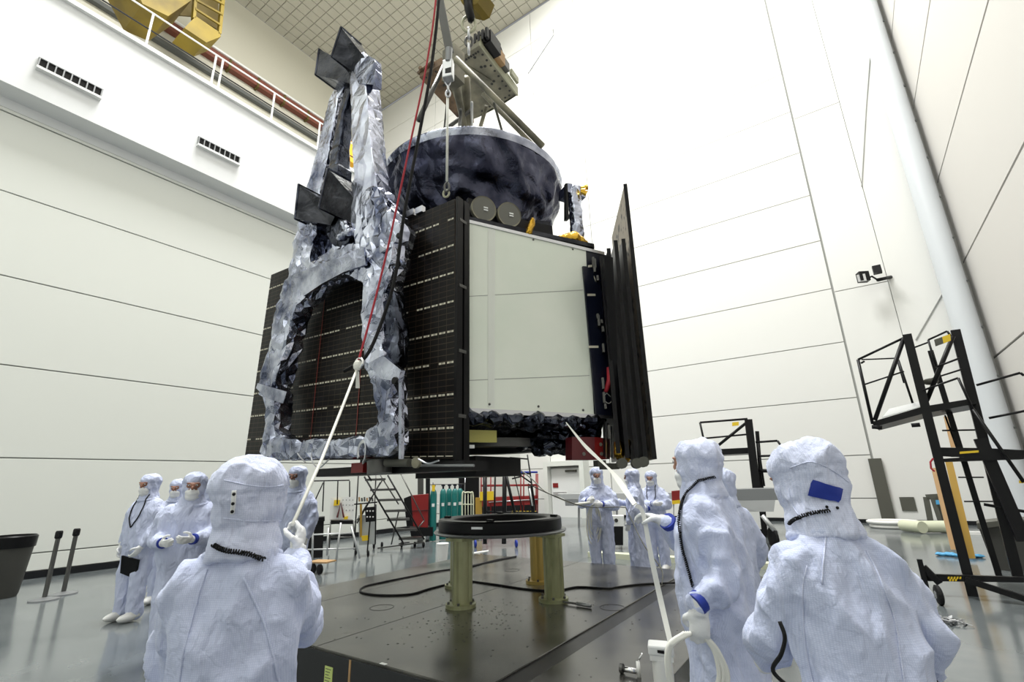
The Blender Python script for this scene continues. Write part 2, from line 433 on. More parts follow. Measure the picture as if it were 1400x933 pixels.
# vents in the bulkhead
for k, (p0, p1, lab) in enumerate((((55, 78), (138, 128), 'larger slotted dark air vent high on left bulkhead, nearest the frame edge'), ((272, 186), (326, 220), 'smaller slotted air vent high on bulkhead, nearest the spacecraft boom'))):
    a = onX(*p0, -13.2); b = onX(*p1, -13.2); y0, y1 = a[1], b[1]; zt = (a[2] + b[2]) / 2 + 0.02; h = 0.24
    v = thing('air_vent', lab, 'vent', (-13.2, (y0 + y1) / 2, zt - h), 'bulkhead air vents')
    MB().box((-13.2, y0, zt - h), (-13.18, y1, zt)).build('backing', 'panel_black', v)
    MB().box((-13.2, y0 - .02, zt - h - .06), (-13.08, y1 + .02, zt - h)).build('sill', 'white_paint', v)
    MB().box((-13.2, y0 - .02, zt), (-13.15, y1 + .02, zt + .02)).build('frame', 'grey_metal', v)
    for i in range(9):
        y = y0 + (y1 - y0) * i / 8
        MB().box((-13.2, y - .012, zt - h), (-13.13, y + .012, zt)).build('slat', 'grey_metal', v)
# guard rail along the top of the low wall
gr = thing('guard_rail', 'thin white guard rail along the top edge of left bulkhead', 'railing', (-13.3, 5, ZM))
for z, r, mm in ((13.98, 0.025, 'white_paint'), (13.42, 0.022, 'black_metal')):
    MB().tube([(-13.3, YR, z), (-13.3, YB, z)], r, 6).build('rail', mm, gr)
for y in (-0.5, 1.0, 2.68, 4.28, 4.47, 6.07, 7.73, 9.4, 11.1, 12.8, 14.5):
    MB().tube([(-13.3, y, ZM), (-13.3, y, 13.98)], 0.03, 6).build('post', 'white_paint', gr)
cr = thing('crane_runway', 'long rusty red crane runway beam on the far upper wall', 'rail', (-26.2, 8, 25.7))
MB().box((-26.48, YR + .1, 25.6), (-26.1, YB - .1, 26.2)).build('beam', 'rail_red', cr)
MB().box((-26.48, YR + .1, 26.2), (-26.0, YB - .1, 26.32)).build('flange', 'white_paint', cr)
MB().box((-26.48, YR + .1, 24.55), (-26.2, YB - .1, 24.8)).build('conduit', 'joint_dark', cr)
for y in np.arange(4, 20, 1.7):
    MB().box((-26.49, y, 25.5), (-26.05, y + .12, 26.2)).build('bracket', 'crane_dark', cr)
# yellow bridge crane
bc = thing('bridge_crane', 'yellow overhead bridge crane end with a caged walkway, top left', 'crane', (-21, 4.5, 22.4))
def q(px, py, x=-22.0): return onX(px, py, x)
def slabx(mb, pts, th, x=-22.0): mb.prism([q(*p, x) for p in pts], (-th, 0, 0))
mb = MB(); slabx(mb, [(172, -40), (240, -40), (262, 0), (230, 22), (195, 5)], 2.2); mb.build('girder', 'crane_yellow', bc)
mb = MB(); slabx(mb, [(252, 38), (268, 22), (300, 44), (302, 50), (282, 58)], 1.4); mb.build('end_truck', 'crane_yellow', bc)
mb = MB(); slabx(mb, [(268, -30), (272, -30), (268, 24), (264, 24)], .25); slabx(mb, [(306, -30), (311, -30), (303, 46), (299, 46)], .25)
mb.build('cage_post', 'crane_yellow', bc)
for (a, b) in (((268, -14), (306, 6)), ((268, 0), (304, 20)), ((267, 12), (301, 34))):
    MB().tube([q(*a), q(*b)], 0.07, 5).build('cage_rail', 'crane_yellow', bc)
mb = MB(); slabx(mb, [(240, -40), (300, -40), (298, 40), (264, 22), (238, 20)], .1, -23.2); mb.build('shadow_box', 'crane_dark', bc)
oc = MB(); oc.prism([onX(*p, -19) for p in [(472, 190), (487, 196), (487, 226), (470, 214)]], (-.8, 0, 0)); oc.build('trolley', 'crane_orange', bc)
# corner duct, thin wall wires, and a wall shadow modelled as a tube
cl = thing('corner_duct', 'tall round pale duct running up the right corner of the hall', 'duct', (3.75, 20.0, 0))
MB().lathe([(.34, 0), (.34, 31)], (3.72, 20.05, 0), n=20).build('pipe', 'column_white', cl, smooth='auto')
for z in np.arange(1.2, 30, 1.55):
    MB().obox((4.03, 19.93, z), (.045, 0, 0), (0, .03, 0), (0, 0, .03)).build('clip', 'joint_dark', cl)
tag(MB().tube([onY(1192, 45, YB - .02), onY(1184, 150, YB - .02), onY(1178, 255, YB - .02)], .018, 5).build('wall_cable_or_shadow', 'joint_grey'), 'thin grey cable running down the white wall left of the corner duct', 'cable')
tag(MB().tube([onY(1300, 382, YB - .02), onY(1252, 465, YB - .02)], .018, 5).build('wall_cable_or_shadow', 'joint_grey'), 'short slanting shadow modelled as a grey tube on wall above the dark work platform', 'cable')  # no cable here: grey tube stands in for a slanting shadow
tag(MB().tube([onY(722, 100, YB - .05), onY(757, 47, YB - .05), onY(756, 40, YB - .05)], .03, 5).build('wall_conduit', 'grey_metal'), 'short grey conduit high on back wall right of lifting fixture', 'conduit')
MB_ = MB().box((0.42, YB - .12, 0), (0.78, YB - 0.0, 2.05)); struct(MB_.build('trim_1', 'dark_post'))
a = onY(1229, 680, YB); b = onY(1254, 699, YB)
tag(MB().box((a[0], YB - .03, b[2]), (b[0], YB, a[2])).build('wall_plate', 'dark_post'), 'square dark plate low on the white wall', 'plate')
# ---- personnel door in its recess
fr = onY(742, 632, YB - .6); fb = onY(788, 700, YB - .6)
x0, x1, zt = fr[0], onY(797, 636, YB - .6)[0], fr[2]
d = struct(thing('door_1', None, None, ((x0 + x1) / 2, YB - .6, 0)))
MB().box((x0, YB - .6, 0), (x0 + .22, YB, zt)).box((x1 - .22, YB - .6, 0), (x1, YB, zt)).box((x0 + .22, YB - .6, zt - .22), (x1 - .22, YB, zt)).build('door_frame', 'wall_cream', d)
lx0 = onY(754, 645, YB - .25)[0]; lz = onY(770, 641, YB - .25)[2]
MB().box((lx0, YB - .3, 0), (x1 - .26, YB - .22, lz)).build('door_leaf', 'white_paint', d)
MB().box((lx0 - .06, YB - .28, 0), (lx0 - .01, YB - .2, lz + .06)).box((lx0 - .01, YB - .28, lz + .01), (x1 - .22, YB - .2, lz + .06)).build('door_stop', 'joint_grey', d)
a = onY(774, 643, YB - .3); MB().box((a[0], YB - .42, a[2] - .1), (a[0] + .55, YB - .3, a[2])).build('door_closer', 'dark_post', d)
a = onY(756, 661, YB - .3); MB().box((a[0], YB - .32, a[2] - .2), (a[0] + .28, YB - .3, a[2])).build('door_sign', 'red_paint', d)
a = onY(757, 673, YB - .3); MB().box((a[0], YB - .36, a[2] - .12), (a[0] + .7, YB - .3, a[2])).build('door_bar', 'light_metal', d)
a = onY(796, 640, YB - .05); tag(MB().box((a[0], YB - .1, a[2]), (a[0] + .3, YB, a[2] + .3)).build('exit_sign', 'label_green'), 'small pale green sign on the wall right of door', 'sign')
# ================================================================ steel platform
HP = 0.33
PX0, PX1, PY0, PY1 = -6.1, -1.25, 2.75, 7.5
pf = thing('steel_platform', 'low dark stained steel platform under the spacecraft', 'platform', ((PX0 + PX1) / 2, 5, 0))
gx0, gx1 = -2.21, -2.03            # groove
MB().box((PX0, PY0, 0.02), (gx0, PY1, HP)).build('deck_plate', 'plate_steel', pf, bevel=0.006)
MB().box((gx1, PY0, 0.02), (PX1, PY1, HP)).build('deck_plate', 'plate_steel', pf, bevel=0.006)
MB().box((gx0, PY0 + .01, 0.02), (gx1, PY1 - .01, HP - 0.012)).build('groove_strip', 'plate_dark', pf)
MB().box((PX0, PY0 - .012, 0.0), (PX1, PY0 - .001, HP - .02)).build('skirt', 'plate_edge', pf)
a = G(478, 905, HP - 0.05)
fp = onY(478, 915, PY0 - .014); MB().box((fp[0] - .01, PY0 - .016, 0), (fp[0] + .012, PY0 - .012, HP - .02)).build('brown_strip', 'wood', pf)
g_ = G(525, 908, HP); MB().box((g_[0] - .03, PY0 + .004, HP), (g_[0] + .03, PY0 + .03, HP + .003)).build('white_tape', 'white_paint', pf)
fp = onY(449, 922, PY0 - .015)
lb = MB().box((fp[0] - .05, PY0 - .016, fp[2] - .09), (fp[0] + .05, PY0 - .012, fp[2] + .05)).build('paper_label', 'label_green', pf)
mb = MB()
for k in range(6): mb.box((fp[0] - .038, PY0 - .0175, fp[2] + .03 - k * .02), (fp[0] + .03 - .012 * (k % 3), PY0 - .016, fp[2] + .034 - k * .02))
mb.build('label_print', 'ink', lb)
for (px, py, r) in ((522, 831, .125), (768 - 6 + 4, 780 - 0, .0), (837, 831, .125), (700, 780, .11)):
    if r == 0: continue
    c = G(px, py, HP); MB().lathe([(r - .004, 0), (r - .004, .002), (r + .004, .002), (r + .004, 0)], c, n=40, ring=True).build('cover_ring', 'plate_dark', pf)
rnd = random.Random(3); mb = MB()
for k in range(230):
    x = rnd.uniform(-4.6, -1.2); y = rnd.uniform(2.9, 6.6)
    if k < 120: x = rnd.gauss(-3.2, .35); y = rnd.gauss(4.0, .45)
    if not (PX0 + .1 < x < PX1 - .1 and PY0 + .05 < y < PY1) or gx0 - .03 < x < gx1 + .03: continue
    mb.lathe([(rnd.uniform(.006, .013), 0), (.004, .002)], (x, y, HP), n=6)
tag(mb.build('bolt_holes', 'ink', pf), None, None, None, 'stuff')
for xx in (-5.35, -3.95):
    MB().box((xx, PY0, HP), (xx + .012, PY1, HP + .001)).build('plate_seam', 'plate_dark', pf)
# ---------------------------------------------------------------- ring stand
RC = np.array([-3.72, 5.06]); RR = 0.72
st = thing('ring_stand', 'round black support ring on four greenish steel legs on the platform', 'stand', (RC[0], RC[1], HP))
legs = [(-3.737, 4.345), (-2.991, 5.04), (-3.66, 5.80), (-4.44, 5.10)]
zr = zat(RC[0] + .0, RC[1] - RR, 733)
zr = 1.02
for i, (x, y) in enumerate(legs):
    lm = 'leg_gold' if i == 2 else 'leg_green'
    mb = MB(); r = .098
    mb.lathe([(r, 0.03), (r, zr - HP - .03)], (x, y, HP), n=14)
    for s_ in range(3):
        an = s_ * 2.1 + .6; mb.lathe([(.035, 0.03), (.035, zr - HP - .03)], (x + .09 * math.cos(an), y + .09 * math.sin(an), HP), n=8)
    lg = mb.build('leg', lm, st, smooth='auto')
    MB().lathe([(.165, 0), (.165, .035), (.12, .04)], (x, y, HP), n=20).build('foot_flange', lm, lg, smooth='auto')
    for k in range(6):
        an = k * math.pi / 3; MB().lathe([(.014, .03), (.014, .06)], (x + .14 * math.cos(an), y + .14 * math.sin(an), HP), n=6).build('flange_bolt', 'steel_dark', lg)
    MB().box((x - .12, y - .12, zr - .03), (x + .12, y + .12, zr)).build('top_pad', lm, lg)
c3 = (RC[0], RC[1], 0)
MB().lathe([(.58, zr), (.80, zr), (.81, zr + .015), (.80, zr + .03), (.58, zr + .03)], c3, n=64, ring=True).build('lower_flange', 'grey_metal', st, smooth='auto')
MB().lathe([(.56, zr + .03), (.75, zr + .03), (.755, zr + .05), (.755, zr + .15), (.74, zr + .165), (.60, zr + .165), (.58, zr + .15), (.56, zr + .05)], c3, n=64, ring=True).build('ring', 'black_metal', st, smooth='auto')
for an in (-1.1, 0.4, 2.2, 3.6):
    MB().obox((RC[0] + .67 * math.cos(an), RC[1] + .67 * math.sin(an), zr + .175), (.04, 0, 0), (0, .02, 0), (0, 0, .012)).build('clamp', 'black_metal', st)
p = U(0, 0, 1)
an = -1.28; MB().obox((RC[0] + .757 * math.cos(an), RC[1] + .757 * math.sin(an), zr + .105), (-.065 * math.sin(an), .065 * math.cos(an), 0), (.002 * math.cos(an), .002 * math.sin(an), 0), (0, 0, .012)).build('metal_label', 'silver', st)

# ================================================================ the spacecraft
A = np.array([-2.79, 3.28]); S = 1.58; HC = np.array([-3.66, 4.62])
ZB, ZT = 2.25, 4.15
sc = thing('spacecraft', 'large foil-wrapped spacecraft with dish and folded solar arrays, hanging above platform', 'spacecraft', (HC[0], HC[1], 1.8))
u60 = np.array([.5, .866, 0]); u120 = np.array([-.5, .866, 0])
hexp = [A + np.array([0, 0]), A + S * u60[:2]]
def rot60(p, k):
    c = A + S * np.array([-.5, .866]); d = p - c; a = math.radians(60 * k)
    return c + np.array([d[0] * math.cos(a) - d[1] * math.sin(a), d[0] * math.sin(a) + d[1] * math.cos(a)])
hx = [rot60(A, k) for k in range(6)]
cen = A + S * np.array([-.5, .866])
hin = [cen + (p - cen) * 0.985 for p in hx]
MB().prism([(p[0], p[1], ZB - .02) for p in hin], (0, 0, ZT - ZB + .05)).build('body', 'panel_black', sc)
# ---- first folded array: face towards the camera
Y0 = 3.10
X1 = onY(622, 450, Y0)[0]
c_tr = onY(622, 272, Y0); c_br = onY(622, 627, Y0); c_bl = onY(334, 630, Y0); c_tl = onY(371, 376, Y0)
ar = MB()
def onface(u, v):   # u 0..1 left to right, v 0..1 bottom to top
    return (c_bl * (1 - u) * (1 - v) + c_br * u * (1 - v) + c_tl * (1 - u) * v + c_tr * u * v)
for k in range(4):
    off = np.array([0, .046 * k, 0]); poly = [c_bl + off, c_br + off, c_tr + off, c_tl + off]
    MB().prism(poly, (0, .026, 0)).build('array_panel', 'cell_gap' if k == 0 else 'panel_edge', sc)
f0 = [o for o in sc.children if o.name.startswith('array_panel')][0]
f0['label'] = 'solar array face with rows of dark cells and white tabs'
W_ = np.linalg.norm(c_br - c_bl); H_ = c_tr[2] - c_br[2]
nu, nv = 34, 44; mb = MB(); tabs = MB(); dy = np.array([0, -.003, 0])
for j in range(nv):
    v0, v1 = (j + .07) / nv, (j + .93) / nv
    for i in range(nu):
        u0, u1 = (i + .03) / nu, (i + .97) / nu
        q4 = [onface(u0, v0), onface(u1, v0), onface(u1, v1), onface(u0, v1)]
        n0 = len(mb.v); mb.add([p_ + dy for p_ in q4], [(0, 1, 2, 3)])
mb2 = MB()
for j in (4.5, 9.6, 14.7, 19.8, 24.9, 30.0, 35.1, 40.2):
    for i in range(nu):
        if (i * 7 + int(j)) % 11 == 0: continue
        u0, u1 = (i + .12) / nu, (i + .88) / nu; v0, v1 = (j - .16) / nv, (j + .16) / nv
        for (ua, ub) in ((u0, u0 + (u1 - u0) * .40), (u0 + (u1 - u0) * .50, u0 + (u1 - u0) * .62), (u0 + (u1 - u0) * .70, u1)):
            tabs.add([p_ + dy * 2 for p_ in (onface(ua, v0), onface(ub, v0), onface(ub, v1), onface(ua, v1))], [(0, 1, 2, 3)])
for i in range(nu): 
    for (va, vb) in ((.006, .009),):
        if i > nu * .75: tabs.add([p_ + dy * 2 for p_ in (onface(i / nu, va), onface((i + .8) / nu, va), onface((i + .8) / nu, vb), onface(i / nu, vb))], [(0, 1, 2, 3)])
tag(mb.build('solar_cells', 'cell_dark', f0), None, None, None, 'stuff')
tag(tabs.build('cell_tabs', 'cell_tab', f0), None, None, None, 'stuff')
for uu in (.395, .62):
    MB().prism([onface(uu, .05) + dy * 2.5, onface(uu + .003, .05) + dy * 2.5, onface(uu + .003, .9) + dy * 2.5, onface(uu, .9) + dy * 2.5], (0, -.003, 0)).build('red_wire', 'red_wire', f0)
# end frame of the stack (seen beside the radiator)
for dy_ in (.0, .10):
    MB().box((X1, Y0 + dy_ - .006, c_br[2] - .02), (X1 + .03, Y0 + dy_ + .07, c_tr[2] + .01)).build('frame_edge', 'panel_black', sc)
for pz_ in (300, 390, 480, 570):
    z = onY(628, pz_, Y0)[2]; MB().box((X1 + .028, Y0 + .02, z), (X1 + .035, Y0 + .12, z + .03)).build('hinge', 'steel_dark', sc)
for pxy in ((563, 293), (575, 289)):
    p = onY(*pxy, Y0); MB().box((p[0] - .05, Y0 - .03, p[2] - .03), (p[0] + .05, Y0 + .02, p[2] + .04)).build('hinge', 'silver', sc)
# ---- white radiator face
A3 = np.array([A[0], A[1], 0]); nw = np.array([.866, -.5, 0])
def wf(px, py, o=0.0): return onP(px, py, A3 + nw * o, nw)
tl, tr, br_, bl = wf(637, 303), wf(801, 343), wf(812, 567), wf(634, 558)
rd = MB().prism([bl, br_, tr, tl], -nw * .05).build('radiator', 'radiator', sc)
rd['label'] = 'pale green-white flat radiator panel'
xx0, xx1 = wf(667, 312, .002), wf(667, 556, .002)
MB().prism([wf(667, 557, .001), wf(676, 558, .001), wf(677, 314, .001), wf(667, 312, .001)], nw * .002).build('tape_strip', 'radiator_tape', rd)
for (pa, pb) in (((638, 406), (797, 397)), ((636, 521), (806, 514))):
    a, b = wf(*pa, .001), wf(*pb, .001); e = np.array([0, 0, .006])
    MB().prism([a, b, b + e, a + e], nw * .001).build('seam', 'joint_grey', rd)
for pp in ((668, 309), (729, 328), (783, 341), (736, 556), (797, 561), (669, 553)):
    MB().lathe([(.012, 0), (.012, .006), (.005, .01)], wf(*pp), nw, 8).build('bolt', 'steel_dark', rd)
MB().prism([wf(637, 300, .004), wf(826, 345, .004), wf(826, 349, .004), wf(637, 304, .004)], nw * .008).build('top_trim', 'silver', sc)
MB().prism([wf(634, 558, .004), wf(838, 568, .004), wf(838, 573, .004), wf(634, 565, .004)], nw * .012).build('bottom_trim', 'silver', sc)
sp_ = MB().prism([wf(812, 568, .0), wf(838, 570, .0), wf(829, 349, .0), wf(801, 343, .0)], -nw * .05).build('side_strip', 'blue_dark', sc)
sp2 = MB().prism([wf(815, 567, .03), wf(842, 569, .03), wf(826, 366, .03), wf(797, 364, .03)], -nw * .02).build('cable_panel', 'blue_dark', sc)
for (a, b) in (((803, 405), (814, 405)), ((805, 476), (818, 476)), ((804, 366), (811, 365)), ((812, 380), (814, 385))):
    MB().prism([wf(a[0], a[1], .031), wf(b[0], b[1], .031), wf(b[0], b[1] - 3, .031), wf(a[0], a[1] - 3, .031)], nw * .003).build('white_mark', 'cell_tab', sp2)
MB().tube([wf(832, 503, .06), wf(834, 520, .09), wf(828, 536, .07)], [.022, .035, .02], 8).build('red_tag', 'rope_red', sc, smooth=True)
MB().tube(catmull([wf(829, 538, .05), wf(825, 545, .07), wf(832, 552, .07), wf(837, 546, .05), wf(830, 538, .05)]), .004, 5).build('wire_loop', 'rope_white', sc)
# ---- deck on top, with two round sensors, thruster tower, small boxes
MB().prism([(p[0], p[1], ZT + .02) for p in hx], (0, 0, .05)).build('top_deck', 'foil_black', sc)
MB().prism([wf(637, 301, -.06), wf(757, 330, -.06), wf(755, 309, -.06), wf(720, 302, -.06), wf(640, 270, -.06)], -nw * .35).build('sensor_housing', 'panel_black', sc)
for (px, py, r) in ((661, 286, 17.5), (696, 294, 17)):
    c = wf(px, py, .0); rr = r * dep(c) / F; ax = nw * .9 + np.array([0, 0, -.12])
    sr = MB().lathe([(rr * .9, -.1), (rr, -.04), (rr, 0), (rr * .93, .012)], c, ax, 32).build('round_sensor', 'lens_grey', sc, smooth='auto')
    MB().lathe([(rr * .93, 0.012), (rr * 1.03, .016), (rr * 1.03, -.01)], c, ax, 32, ring=True).build('rim', 'fixture_green', sr, smooth='auto')
    for dz in (.014, -.014):
        MB().obox(c + ax * .02 + np.array([.01, .017, dz]), u60 * .024, ax * .002, (0, 0, .008)).build('white_mark', 'white_paint', sr)
mb = MB().prism([wf(722, 300, -.1), wf(752, 303, -.1), wf(750, 325, -.1), wf(727, 320, -.1)], -nw * .2); mb.build('instrument_box', 'foil_black', sc)
def crumple(pts, r, name, mm, vox=.02, amp=.03, fr=9, par=sc):
    mb = MB(); mb.tube(pts, r, 10)
    for p_, r_ in zip(pts, r if hasattr(r, '__len__') else [r] * len(pts)): mb.ell(p_, (r_, r_, r_), 8, 6)
    me = crinkle(skin(mb, vox * .8, 1, lambda p, n: amp * (abs(nz3(p[0] * fr, p[1] * fr, p[2] * fr)) - .25)), .3)
    return mesh_obj(name, me, mm, par, smooth=False)
crumple([wf(722, 318, -.02), wf(726, 307, -.02), wf(728, 300, .0)], [.05, .04, .03], 'gold_blanket', 'foil_gold')
tz = [wf(790, 330, -.25), wf(788, 305, -.25), wf(786, 280, -.25), wf(784, 262, -.25)]
crumple(tz, [.085, .085, .085, .09], 'thruster_tower', 'foil_bright', .018, .02, 12)
MB().prism([wf(774, 300, -.18), wf(778, 300, -.18), wf(776, 252, -.18), wf(774, 250, -.18)], -nw * .05).build('tower_side', 'panel_black', sc)
MB().prism([wf(776, 250, -.2), wf(800, 256, -.2), wf(801, 270, -.2), wf(776, 262, -.2)], -nw * .22).build('tower_head', 'foil_silver', sc)
crumple([wf(768, 326, -.12), wf(785, 326, -.12), wf(799, 333, -.12)], [.05, .085, .05], 'gold_blanket', 'foil_gold')
MB().prism([wf(764, 326, -.1), wf(772, 321, -.1), wf(775, 334, -.1)], -nw * .2).prism([wf(789, 322, -.1), wf(800, 330, -.1), wf(803, 341, -.1), wf(788, 335, -.1)], -nw * .2).build('tower_foot', 'foil_black', sc)
for (dx, dyy) in ((0, 0), (3, -5), (2, 4)):
    MB().tube([wf(794, 260 + dyy / 2, -.15), wf(800 + dx, 261 + dyy, -.12)], [.02, .035], 8).build('thruster_nozzle', 'foil_gold', sc)
# ---- second folded array, seen edge on
P0b, P0t = U(898, 629, 4.6), None
nn = np.array([.866, .5, 0])
zt_ = zat(P0b[0], P0b[1], 252)
def edgepanel(dx, py_top, py_bot, length, mm, th=.03):
    b = P0b - nn * dx; zb = zat(b[0], b[1], py_bot); zt = zat(b[0], b[1], py_top)
    q0 = np.array([b[0], b[1], zb]); q1 = q0 + u120 * length
    o = MB().prism([q0, q1, q1 + np.array([0, 0, zt - zb]), q0 + np.array([0, 0, zt - zb])], -nn * th).build('array_panel', mm, sc)
    MB().prism([q0 - u120 * .012, q0, q0 + np.array([0, 0, zt - zb]), q0 - u120 * .012 + np.array([0, 0, zt - zb])], -nn * (th + .012)).build('edge_strip', 'panel_edge', o)
    return o
edgepanel(0, 252, 628, 1.25, 'array_back').__setitem__('label', 'tall outermost panel of the folded stack, speckled back showing')
edgepanel(.085, 327, 627, 1.3, 'panel_black'); edgepanel(.17, 329, 628, 1.3, 'panel_black'); edgepanel(.255, 340, 626, 1.3, 'panel_black'); edgepanel(.34, 350, 620, 1.2, 'panel_black')
for (px, py) in ((870, 634), (850, 634), (879, 632)):
    p = U(px, py, 4.62); MB().lathe([(.05, -.06), (.05, .05)], p, u120, 12).build('roller', 'dark_post', sc, smooth='auto')
rnd = random.Random(5)
for k in range(14):
    z0 = 2.0 + 2.0 * rnd.random(); b = P0b - nn * (.40 + .05 * rnd.random()) + u120 * .1
    MB().obox((b[0], b[1], z0), u120 * .03, nn * .012, (0, 0, .02 + .05 * rnd.random())).build('clip', 'steel_dark', sc)
crumple([U(845, 607, 4.75), U(846, 620, 4.75), U(849, 632, 4.75)], [.05, .055, .03], 'gold_blanket', 'foil_gold', .018, .02)
crumple([U(857, 605, 4.78), U(858, 628, 4.78)], [.04, .035], 'gold_blanket', 'foil_gold', .018, .02)
MB().prism([U(826, 350, 4.9), U(838, 352, 4.9), U(850, 622, 4.9), U(842, 622, 4.9)], u120 * .3).build('hinge_structure', 'panel_black', sc)
# ---- third folded array behind (towards the far side)
q0 = hx[4]; 
MB().prism([(q0[0], q0[1] , 1.9), (q0[0] - .8, q0[1] - .0, 1.9), (q0[0] - .8, q0[1], 4.4), (q0[0], q0[1], 4.4)], (0, .1, 0)).build('array_panel', 'panel_black', sc)
# ---- underside: black blanket, adapter ring, cover box
def under(dz, x): return None
mb = MB()
for k in range(7):
    p = wf(640 + 26 * k, 573 + 1.2 * k, -.16 - .0 * k); mb.ell(p, (.24, .18, .07), 12, 8)
for (px, py, r, o) in ((745, 602, .20, -.5), (765, 606, .16, -.4), (730, 600, .18, -.6), (790, 600, .16, -.3)):
    p = wf(px, py, o); mb.ell(p, (r * 1.2, r * 1.2, r * .7), 12, 8)
me = skin(mb, .025, 1, lambda p, n: .10 * (abs(nz3(p[0] * 5, p[1] * 5, p[2] * 9)) - .2) + .05 * abs(nz3(p[0] * 12, p[1] * 12, p[2] * 12)))
mesh_obj('underside_blanket', crinkle(me, .2), 'foil_dark', sc, smooth=False)
crumple([wf(652, 567, -.05), wf(700, 574, -.04), wf(760, 580, -.04), wf(815, 582, -.05)], .035, 'blanket_hem', 'foil_silver', .014, .03, 14)
crumple([wf(735, 612, -.45), wf(752, 614, -.4), wf(770, 609, -.3)], [.05, .07, .04], 'blanket_hem', 'foil_silver', .018, .03, 11)
MB().prism([(p[0], p[1], ZB - .08) for p in hin], (0, 0, .08)).build('bottom_deck', 'foil_black', sc)
rc = (cen[0] + .1, cen[1] - .15, 0)
zq = 1.95
MB().lathe([(.60, zq), (.80, zq), (.80, zq + .085), (.62, zq + .085)], rc, n=56, ring=True).build('adapter_ring', 'steel_dark', sc, smooth='auto')
MB().lathe([(.55, zq + .085), (.62, ZB + .02)], rc, n=48).build('adapter_cone', 'foil_black', sc, smooth='auto')
yb = wf(659, 597, -.12)
MB().obox(yb, u60 * .14, nw * .02, (0, 0, .055)).build('yellow_block', 'block_yellow', sc)
MB().obox(wf(641, 611, -.0), u60 * .05, nw * .01, (0, 0, .015)).build('paper_mark', 'white_paint', sc)
# red cover box under the corner
rb0 = wf(783, 598, -.02); rbx = MB()
pb = [wf(782, 598, 0), wf(813, 598, 0), wf(813, 629, 0), wf(782, 629, 0)]
bx = MB().prism(pb, -nw * .12).build('cover_box', 'maroon', sc)
MB().prism([wf(813, 598, 0), wf(834, 600, -.06), wf(834, 628, -.06), wf(813, 629, 0)], -nw * .12).build('cover_box_side', 'red_paint', bx)
for (px, py) in ((797, 608), (798, 621), (821, 608), (822, 621)):
    MB().lathe([(.0001, .008), (.018, .008), (.018, 0)], wf(px, py, .0 if px < 813 else -.02), nw, 12).build('hole', 'lens_grey', bx)
crumple([wf(806, 573, -.15), wf(808, 596, -.15)], [.13, .12], 'blanket_column', 'foil_dark', .02, .035, 9)
for (px, py) in ((828, 638), (838, 638), (820, 634)):
    MB().obox(wf(px, py, -.05), u60 * .05, nw * .04, (0, 0, .03)).build('latch', 'dark_post', sc)
for k in range(7):
    a = wf(826 + 2.5 * k, 575 + 2 * k, .0); b = wf(826 + 2.7 * k, 625 + 1.5 * (k % 3), .0)
    MB().tube([a, b], .008, 5).build('harness_wire', 'silver' if k % 2 else 'black_metal', sc)
# lower beam under first array
bb = [onY(384, 633, Y0 + .05), onY(640, 630, Y0 + .05), onY(640, 643, Y0 + .05), onY(384, 645, Y0 + .05)]
MB().box((onY(439, 640, Y0)[0], Y0 - .05, 1.70), (onY(640, 640, Y0)[0], Y0 + .25, 1.78)).build('lower_beam', 'black_metal', sc)
MB().tube([onY(560, 637, Y0 - .06), onY(648, 637, Y0 - .06)], .012, 6).build('beam_rail', 'grey_metal', sc)
MB().tube([onY(528, 633, Y0 - .2), onY(560, 633, Y0 - .2)], .035, 12).build('roller_bar', 'dark_post', sc, smooth='auto')
MB().lathe([(.045, -.01), (.045, .02), (.02, .02)], onY(570, 633, Y0 - .2), (0, -1, 0), 16).build('roller', 'fixture_green', sc, smooth='auto')
MB().tube([onY(519, 630, Y0 - .15), onY(519, 648, Y0 - .15)], .11, 20).build('support_cylinder', 'steel_dark', sc, smooth='auto')
MB().obox(onY(494, 640, Y0 - .1), (.085, 0, 0), (0, .05, 0), (0, 0, .045)).build('red_block', 'red_paint', sc)
MB().obox((rc[0] - .02, rc[1] - .3, 1.76), (.42, 0, 0), (0, .4, 0), (0, 0, .10)).build('turnover_fitting', 'black_metal', sc)
for k in range(4):
    r_ = .085 - .006 * k
    c = onY(497, 618, Y0 - .32 - .01 * k); pts = [c + np.array([r_ * 1.0 * math.cos(t) * (1 if math.cos(t) < 0 else .4), 0, r_ * 1.2 * math.sin(t)]) for t in np.linspace(-2.6 + 1.0, 2.6 + 1.1, 16)]
    MB().tube(pts, .006, 5).build('looped_wire', 'silver', sc)
for pts in (((402, 607), (408, 622), (418, 633)), ((428, 612), (426, 628), (436, 640), (450, 628)), ((572, 628), (585, 634), (600, 630))):
    MB().tube(catmull([onY(*p_, Y0 - .33) for p_ in pts]), .007, 5).build('loose_wire', 'silver', sc)

# ---- foil-wrapped boom frame in front of the array
YF = 2.86
def fo(px, py, y=YF): return onY(px, py, y)
mb = MB()
def leg(pts, y=YF):
    P = [fo(a, b, y) for a, b, r in pts]; R_ = [r * dep(p) / F for p, (a, b, r) in zip(P, pts)]
    P2 = []; R2 = []
    for i in range(len(P) - 1):
        for t in (0, .5): P2.append(P[i] * (1 - t) + P[i + 1] * t); R2.append(R_[i] * (1 - t) + R_[i + 1] * t)
    P2.append(P[-1]); R2.append(R_[-1])
    for i in range(len(P2) - 1):
        t = P2[i + 1] - P2[i]; ln = np.linalg.norm(t); t = t / ln; v = np.cross(t, [0, 1.0, 0]); r_ = (R2[i] + R2[i + 1]) / 2; dp = min(r_, .11)
        mb.obox((P2[i] + P2[i + 1]) / 2, t * (ln * .5 + .02), v * r_, (0, dp, 0))
    for p_, r_ in zip(P2, R2): mb.lathe([(r_, -min(r_, .11)), (r_, min(r_, .11))], p_, (0, 1, 0), 10)
